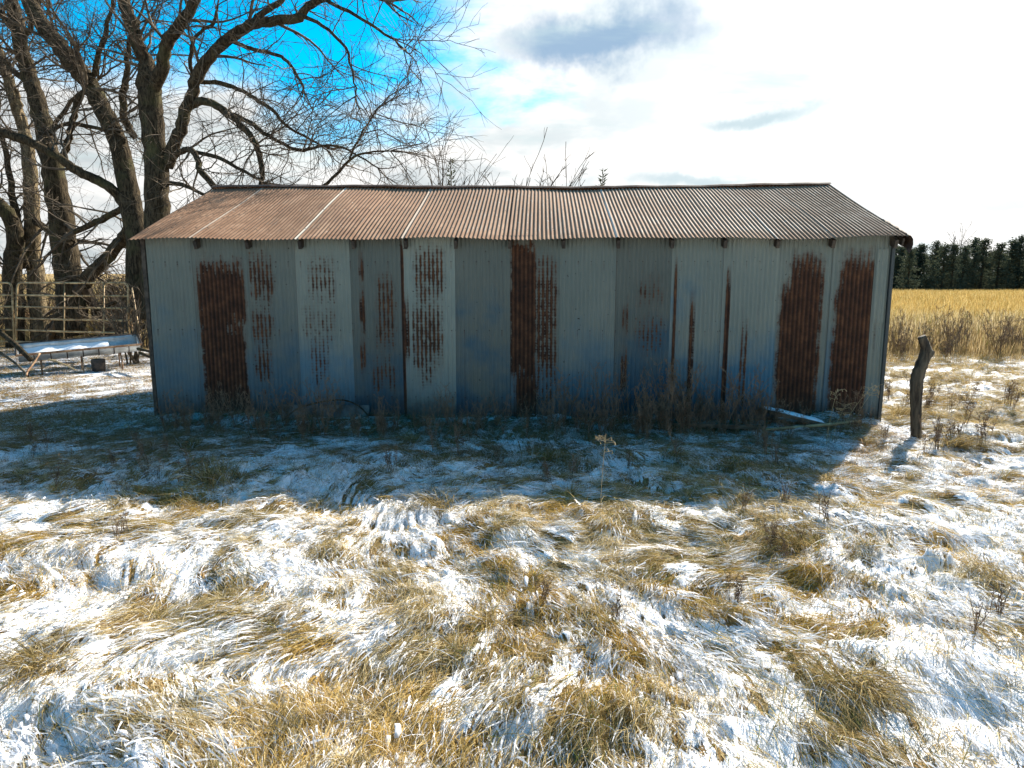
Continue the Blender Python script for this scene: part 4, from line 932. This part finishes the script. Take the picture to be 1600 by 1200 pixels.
# ------------------------------------------------------------------ grass tufts (prototypes) and scatter
def blade(mb, r_, p, yaw, L, rise, droop, w, hue, snowy, segs=5, twist=0.0):
    t = np.linspace(0, 1, segs + 1); c, s = math.cos(yaw), math.sin(yaw)
    bend = r_.gauss(0, .25); along = L * t * (1 - .12 * t); side = bend * L * .35 * t * t
    z = rise * np.sin(np.pi * np.clip(t * droop, 0, 1.25)) + p[2]
    P = np.stack([p[0] + along * c - side * s, p[1] + along * s + side * c, z], 1)
    wd = w * np.clip(1.15 - t, .12, 1)
    a = r_.uniform(-.9, .9) + math.pi * 0; S = np.array([-s * math.cos(a), c * math.cos(a), math.sin(a)])
    mb.strip(P, wd, S, hue=hue, snowy=snowy)
def tuft(kind, seed):
    r_ = random.Random(seed); b = MB()
    if kind == 'comb':
        for _ in range(46):
            b_sn = 1.0 if r_.random() < .10 else 0.0
            blade(b, r_, (r_.gauss(-.08, .07), r_.gauss(0, .075), r_.uniform(-.01, .03)), r_.gauss(0, .30), r_.uniform(.11, .33), r_.uniform(.003, .028), r_.uniform(.8, 1.1), r_.uniform(.0028, .0052), r_.random(), b_sn)
    elif kind == 'snowcomb':
        for _ in range(30):
            sn = 1.0 if r_.random() < .72 else 0.0
            blade(b, r_, (r_.gauss(-.06, .07), r_.gauss(0, .08), r_.uniform(-.012, .02)), r_.gauss(0, .24), r_.uniform(.08, .26), r_.uniform(.003, .026), r_.uniform(.8, 1.1), r_.uniform(.008, .018) if sn else r_.uniform(.0028, .005), r_.random(), sn, 4)
    elif kind == 'drape':
        for _ in range(64):
            a = r_.gauss(0, 1.1); L = r_.uniform(.14, .34)
            blade(b, r_, (r_.gauss(0, .03), r_.gauss(0, .035), -.01), a, L, r_.uniform(.05, .13), r_.uniform(.75, 1.15), r_.uniform(.003, .0052), r_.random(), 1.0 if r_.random() < .06 else 0.0)
    elif kind == 'wild':
        for _ in range(22):
            blade(b, r_, (r_.gauss(0, .08), r_.gauss(0, .08), -.005), r_.uniform(-3.14, 3.14), r_.uniform(.08, .26), r_.uniform(.03, .13), r_.uniform(.4, .9), r_.uniform(.0024, .0042), r_.random(), 0.0)
    elif kind == 'short':
        for _ in range(34):
            blade(b, r_, (r_.gauss(0, .10), r_.gauss(0, .10), -.004), r_.uniform(-3.14, 3.14), r_.uniform(.03, .12), r_.uniform(.01, .05), r_.uniform(.5, .9), r_.uniform(.004, .009), r_.random(), 1.0 if r_.random() < .2 else 0.0, 3)
    elif kind == 'tall':
        for _ in range(42):
            a = r_.uniform(-3.14, 3.14); h = r_.uniform(.55, 1.0); ln = abs(r_.gauss(0, .16)) ; t = np.linspace(0, 1, 5); px_, py_ = r_.gauss(0, .2), r_.gauss(0, .2)
            P = np.stack([px_ + ln * t ** 1.7 * math.cos(a), py_ + ln * t ** 1.7 * math.sin(a), h * t - .02 - .06 * t ** 3], 1); S = np.array([math.cos(a + 1.3), math.sin(a + 1.3), 0])
            b.strip(P, np.array([.004, .006, .006, .009, .002]) * r_.uniform(.9, 1.8), S, hue=r_.random(), snowy=0.0)
    elif kind == 'sparse':
        for _ in range(13):
            blade(b, r_, (r_.gauss(0, .10), r_.gauss(0, .10), .004), r_.gauss(0, .7), r_.uniform(.08, .30), r_.uniform(.004, .035), r_.uniform(.8, 1.1), r_.uniform(.003, .0055), r_.random(), 0.0, 4)
    elif kind == 'clods':
        for _ in range(17):
            c = np.array([r_.gauss(0, .10), r_.gauss(0, .08), r_.uniform(-.004, .010)]); R0 = r_.uniform(.007, .017); st = r_.uniform(1.4, 4.0)
            ring = []; nr = 7
            for q, (zz, rr_) in enumerate(((-.5, .8), (.15, 1.0), (.7, .62))):
                for k in range(nr):
                    a = 2 * math.pi * (k + .5 * q) / nr; m_ = R0 * rr_ * r_.uniform(.45, 1.45); ring.append(c + np.array([math.cos(a) * m_ * st, math.sin(a) * m_, zz * R0 * .6 * r_.uniform(.5, 1.5)]))
            ring.append(c + np.array([0, 0, R0 * .75])); F = []
            for q in range(2):
                for k in range(nr): F.append((q * nr + k, q * nr + (k + 1) % nr, (q + 1) * nr + (k + 1) % nr, (q + 1) * nr + k))
            for k in range(nr): F.append((2 * nr + k, 2 * nr + (k + 1) % nr, 3 * nr))
            b.add(ring, F, hue=r_.random(), snowy=1.0)
        for _ in range(6):
            blade(b, r_, (r_.gauss(0, .10), r_.gauss(0, .10), .004), r_.gauss(0, .7), r_.uniform(.08, .24), r_.uniform(.01, .04), r_.uniform(.8, 1.1), r_.uniform(.003, .005), r_.random(), 0.0, 4)
    return b.mesh('tuft_' + kind, M_blade, kind == 'clods')
kinds = ['clods', 'clods', 'clods', 'sparse', 'sparse', 'sparse', 'comb', 'comb', 'comb', 'snowcomb', 'snowcomb', 'drape', 'drape', 'wild', 'wild', 'short', 'short', 'tall', 'tall', 'tall']
pc = bpy.data.collections.new('grass_sources')
for i, k in enumerate(kinds):
    o = bpy.data.objects.new('a%02d_%s' % (i, k), tuft(k, 100 + i)); pc.objects.link(o)
IDX = {k: [i for i, q in enumerate(kinds) if q == k] for k in set(kinds)}

def scatter(name, label, X, Y, Z, yaw, scl, idx, tint, gold, tilt=True):
    n = len(X); me = bpy.data.meshes.new(name); me.vertices.add(n); me.vertices.foreach_set('co', np.stack([X, Y, Z], 1).ravel())
    e = .05
    if tilt: sx_ = (H(X + e, Y) - H(X - e, Y)) / (2 * e); sy_ = (H(X, Y + e) - H(X, Y - e)) / (2 * e)
    else: sx_ = np.zeros(n); sy_ = np.zeros(n)
    sx_ = np.clip(sx_, -.9, .9) * .8; sy_ = np.clip(sy_, -.9, .9) * .8
    N = np.stack([-sx_, -sy_, np.ones(n)], 1); N /= np.linalg.norm(N, axis=1, keepdims=True)
    F = np.stack([np.cos(yaw), np.sin(yaw), np.zeros(n)], 1); F = F - (F * N).sum(1, keepdims=True) * N; F /= np.linalg.norm(F, axis=1, keepdims=True); S = np.cross(N, F)
    # matrix columns F,S,N -> XYZ euler
    ey = -np.arcsin(np.clip(F[:, 2], -1, 1)); ex = np.arctan2(S[:, 2], N[:, 2]); ez = np.arctan2(F[:, 1], F[:, 0])
    a = me.attributes.new('rot', 'FLOAT_VECTOR', 'POINT'); a.data.foreach_set('vector', np.stack([ex, ey, ez], 1).ravel().astype(np.float32))
    for nm, v in (('scl', scl), ('tint', tint), ('gold', gold)): a = me.attributes.new(nm, 'FLOAT', 'POINT'); a.data.foreach_set('value', np.asarray(v, np.float32))
    a = me.attributes.new('idx', 'INT', 'POINT'); a.data.foreach_set('value', np.asarray(idx, np.int32))
    o = bpy.data.objects.new(name, me); link(o); tag(o, label, 'grass', None, 'stuff')
    ng = bpy.data.node_groups.new('scatter_' + name, 'GeometryNodeTree'); ng.interface.new_socket('Geometry', in_out='INPUT', socket_type='NodeSocketGeometry'); ng.interface.new_socket('Geometry', in_out='OUTPUT', socket_type='NodeSocketGeometry')
    N_ = ng.nodes; L = ng.links; gi = N_.new('NodeGroupInput'); go = N_.new('NodeGroupOutput'); iop = N_.new('GeometryNodeInstanceOnPoints'); ci = N_.new('GeometryNodeCollectionInfo')
    ci.inputs[0].default_value = pc; ci.inputs['Separate Children'].default_value = True; ci.inputs['Reset Children'].default_value = True
    def na(nm, t): q = N_.new('GeometryNodeInputNamedAttribute'); q.data_type = t; q.inputs['Name'].default_value = nm; return q.outputs[0]
    L.new(gi.outputs[0], iop.inputs['Points']); L.new(ci.outputs[0], iop.inputs['Instance']); iop.inputs['Pick Instance'].default_value = True
    L.new(na('idx', 'INT'), iop.inputs['Instance Index'])
    er = N_.new('FunctionNodeEulerToRotation'); L.new(na('rot', 'FLOAT_VECTOR'), er.inputs[0]); L.new(er.outputs[0], iop.inputs['Rotation'])
    L.new(na('scl', 'FLOAT'), iop.inputs['Scale']); L.new(iop.outputs[0], go.inputs[0])
    md = o.modifiers.new('scatter', 'NODES'); md.node_group = ng; return o
def inside_shed(X, Y, m_=0.0):
    c, s = math.cos(math.atan2(.4, 10.23)), math.sin(math.atan2(.4, 10.23)); dx_ = X + 5.14; dy_ = Y - 9.6
    lx = dx_ * c - dy_ * s; ly = dx_ * s + dy_ * c
    return (lx > -m_) & (lx < SL + m_) & (ly > -m_) & (ly < SD + m_)
def choose(kindlist, probs, n):
    k = rs.choice(len(kindlist), n, p=np.array(probs) / sum(probs)); return np.array([rs.choice(IDX[kindlist[q]]) for q in k])

# near matted grass
n0 = 36000; Y = 2.0 + (rs.uniform(0, 1, n0) ** 0.85) * 8.3; X = rs.uniform(-1, 1, n0) * (Y * .90 + 1.6); ok = ~inside_shed(X, Y, .03)
yardm = (X < -5.2) & (Y > 8.2); ok &= ~(yardm & (rs.uniform(0, 1, n0) < .8)); X, Y = X[ok], Y[ok]
s = snow_amt(X, Y) + rs.normal(0, .08, len(X)); u, v = flow_uv(X, Y)
th = tus_h(X, Y); keepp = np.where(s > .56, .46, np.where(s > .47, .68, .82)); keepp = keepp * np.where(Y > 6.2, .95, 1); kp = rs.uniform(0, 1, len(X)) < keepp; X, Y, s, th = X[kp], Y[kp], s[kp], th[kp]
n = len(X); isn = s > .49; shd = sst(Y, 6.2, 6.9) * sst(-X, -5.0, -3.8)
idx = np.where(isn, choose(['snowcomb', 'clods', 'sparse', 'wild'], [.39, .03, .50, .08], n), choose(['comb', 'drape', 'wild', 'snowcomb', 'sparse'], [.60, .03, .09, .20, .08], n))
goldn = np.clip((fbm(X * 1.9 + 20, Y * 1.9, 3, 91) - .46) * 4.0, 0, .85) * (1 - shd) - .75 * shd * sst(Y, 6.6, 8.2); tintn = np.clip(fbm(X * 1.4, Y * 1.4 + 8, 2, 97) * 1.3 - .24 + rs.normal(0, .12, n) - .16 * shd, 0.02, 1)  # shade by the shed painted into the grass: darker, less golden, browner
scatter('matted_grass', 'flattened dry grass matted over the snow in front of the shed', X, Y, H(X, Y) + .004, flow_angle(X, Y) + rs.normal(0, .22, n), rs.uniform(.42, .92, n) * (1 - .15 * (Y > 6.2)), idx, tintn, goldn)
# litter of short dead stems in the strip of shade
n0 = 9500; Y = rs.uniform(6.1, 10.2, n0); X = rs.uniform(-8.5, 5.0, n0); ok = ~inside_shed(X, Y, .02); X, Y = X[ok], Y[ok]; n = len(X); s = snow_amt(X, Y)
kp = rs.uniform(0, 1, n) < np.where(Y > 8.3, .95, np.where(s > .53, .40, .85)); X, Y = X[kp], Y[kp]; n = len(X)
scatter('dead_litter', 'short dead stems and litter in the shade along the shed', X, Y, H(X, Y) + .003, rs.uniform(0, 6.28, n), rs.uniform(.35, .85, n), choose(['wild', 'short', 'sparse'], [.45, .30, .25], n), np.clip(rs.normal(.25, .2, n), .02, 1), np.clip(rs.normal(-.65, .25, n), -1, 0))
# middle distance right of the shed and the yard left
n0 = 24000; Y = rs.uniform(9.0, 20.5, n0); X = np.where(rs.uniform(0, 1, n0) < .55, rs.uniform(4.6, 18, n0), rs.uniform(-18, -4.8, n0)); ok = ~inside_shed(X, Y, .03) & (np.abs(X) < Y * .95 + 1.5)
yard = X < 0; ok &= ~(yard & (rs.uniform(0, 1, n0) < .12)); X, Y = X[ok], Y[ok]; n = len(X); s = snow_amt(X, Y); kp = rs.uniform(0, 1, n) < np.where(s > .5, .4, 1); X, Y = X[kp], Y[kp]; n = len(X)
idx = np.where(X < 0, choose(['short', 'wild', 'clods'], [.72, .10, .18], n), choose(['comb', 'drape', 'wild', 'snowcomb', 'short'], [.45, .08, .17, .15, .15], n))
scatter('rough_grass', 'rough dry grass and litter on both sides of the shed', X, Y, H(X, Y) + .003, flow_angle(X, Y) + rs.normal(0, .7, n), rs.uniform(.5, 1.05, n), idx, rs.uniform(.2, .8, n), np.where(X < 0, np.clip(rs.normal(-.45, .35, n), -1, .2), np.clip(rs.normal(.2, .3, n), -.4, 1)))
# tall golden grass field beyond
n0 = 42000; Y = 16.0 + (rs.uniform(0, 1, n0) ** 1.25) * 62; X = np.where(rs.uniform(0, 1, n0) < .78, Y * rs.uniform(.40, .95, n0), Y * rs.uniform(-.95, -.3, n0))
edge = sst(Y + rs.normal(0, 1.0, n0), 17.2, 22.5); lf = X < 0
ok = (rs.uniform(0, 1, n0) < np.where(lf, sst(Y, 21, 24), .10 + .90 * edge)) & ~inside_shed(X, Y, .1); X, Y, edge = X[ok], Y[ok], edge[ok]; n = len(X)
scatter('field_grass', 'tall golden prairie grass filling the field beyond the shed', X, Y, H(X, Y), rs.uniform(0, 6.28, n), rs.uniform(.75, 1.15, n) * (.24 + .76 * edge) * np.where(Y > 40, 1.15, 1), choose(['tall'], [1], n), np.clip(rs.normal(.45, .2, n) - .25 * (1 - edge), .05, 1), np.where(X < 0, .12, .68 * sst(Y + rs.normal(0, 1.5, n), 19, 29) - .35 * (1 - sst(Y, 18.5, 24))), tilt=False)
field = bpy.data.objects['field_grass']

# big individual tussocks
def tussock(x, y, s_, label, seed, lean_ang=-1.57, gold_=.2, up=1.0, nb=260):
    r_ = random.Random(seed); q = onground(x, y); z = H1(q.x, q.y); b = MB()
    for _ in range(nb):
        a = lean_ang + r_.gauss(0, 1.0); L = r_.uniform(.2, .55) * s_
        blade(b, r_, (r_.gauss(0, .07) * s_, r_.gauss(0, .07) * s_, -.02), a, L, r_.uniform(.05, .17) * s_ * up, r_.uniform(.55, 1.1), r_.uniform(.003, .0055), min(1, r_.random() * .8 + gold_ * .3), 1.0 if r_.random() < .03 else 0.0, 6)
    o = b.build('grass_tussock', M_blade, None, False, (q.x, q.y, z)); tag(o, label, 'grass tussock'); return o
tussock(335, 752, 1.15, 'big straw tussock at the shadow edge, near the left end of the shed', 1, 2.7, .6, 1.15, 380)
tussock(300, 700, .8, 'dark shaded tussock behind the big straw one at the shadow edge', 2, 2.2, 0)
tussock(690, 790, 1.1, 'broad tussock on the shadow edge below the rusted seam', 3, 3.0, .3)
tussock(930, 805, .9, 'upright tussock at the shadow edge under the middle of the roof', 4, -1.2, .5)
tussock(650, 690, .8, 'shaded tussock before the pale wall sheet', 5, -2.5, .1)
tussock(860, 715, .9, 'shaded tussock before the solid red-brown rust column', 6, -1.5, .1)
tussock(1050, 715, 1.0, 'shaded tussock in front of the tall brown weeds', 7, -1.0, .1)
tussock(1150, 735, .8, 'shaded tussock near the end of the low rusty strip', 8, -1.8, .1)
tussock(1300, 760, .8, 'golden tussock just outside the shadow corner', 9, -2.6, .8)
tussock(1345, 690, .7, 'greenish tussock at the foot of the wall corner', 10, -1.4, .6)
tussock(1485, 700, 1.1, 'wide tussock right of the wooden post', 11, -.8, .3, 1.0, 380)
tussock(1400, 650, 1.2, 'tussock between the wall corner and the wooden post', 12, -1.2, .7)
tussock(765, 975, .85, 'pale drooping tussock in the centre of the sunlit snow', 13, -1.7, .4, 1.0, 300)
tussock(70, 1035, .9, 'grey drooping tussock at the left edge of the sunlit grass', 14, -2.2, .2, .9, 300)
tussock(1340, 1090, .8, 'green-tinged tussock low in the photo under the wooden post', 15, -1.4, .8, 1.0, 300)
tussock(1250, 870, .9, 'brown tussock in the sunlit grass below the brown rusted sheets', 16, -2.8, .1)
tussock(600, 1120, .7, 'golden tussock at the bottom of the photo, left of its centre', 17, -2.4, .9, .8, 240)
# labels: alike neighbours are told apart by their order from left to right as seen in the photograph
ONES = ['', 'first', 'second', 'third', 'fourth', 'fifth', 'sixth', 'seventh', 'eighth', 'ninth', 'tenth', 'eleventh', 'twelfth', 'thirteenth', 'fourteenth', 'fifteenth', 'sixteenth', 'seventeenth', 'eighteenth', 'nineteenth']
def ordinal(n):
    if n < 20: return ONES[n]
    t = {2: 'twent', 3: 'thirt', 4: 'fort', 5: 'fift', 6: 'sixt', 7: 'sevent'}[n // 10]
    return t + 'ieth' if n % 10 == 0 else t + 'y-' + ONES[n % 10]
by = {}
for o in scene.objects:
    if o.parent is None and 'group' in o and 'label' in o: by.setdefault((o['group'], o['label']), []).append(o)
for (gq, lb), os_ in by.items():
    if len(os_) < 2: continue
    os_.sort(key=lambda o: o.location.x / max(o.location.y, .1))
    for k, o in enumerate(os_): o['label'] = ordinal(k + 1) + ' from left, ' + lb
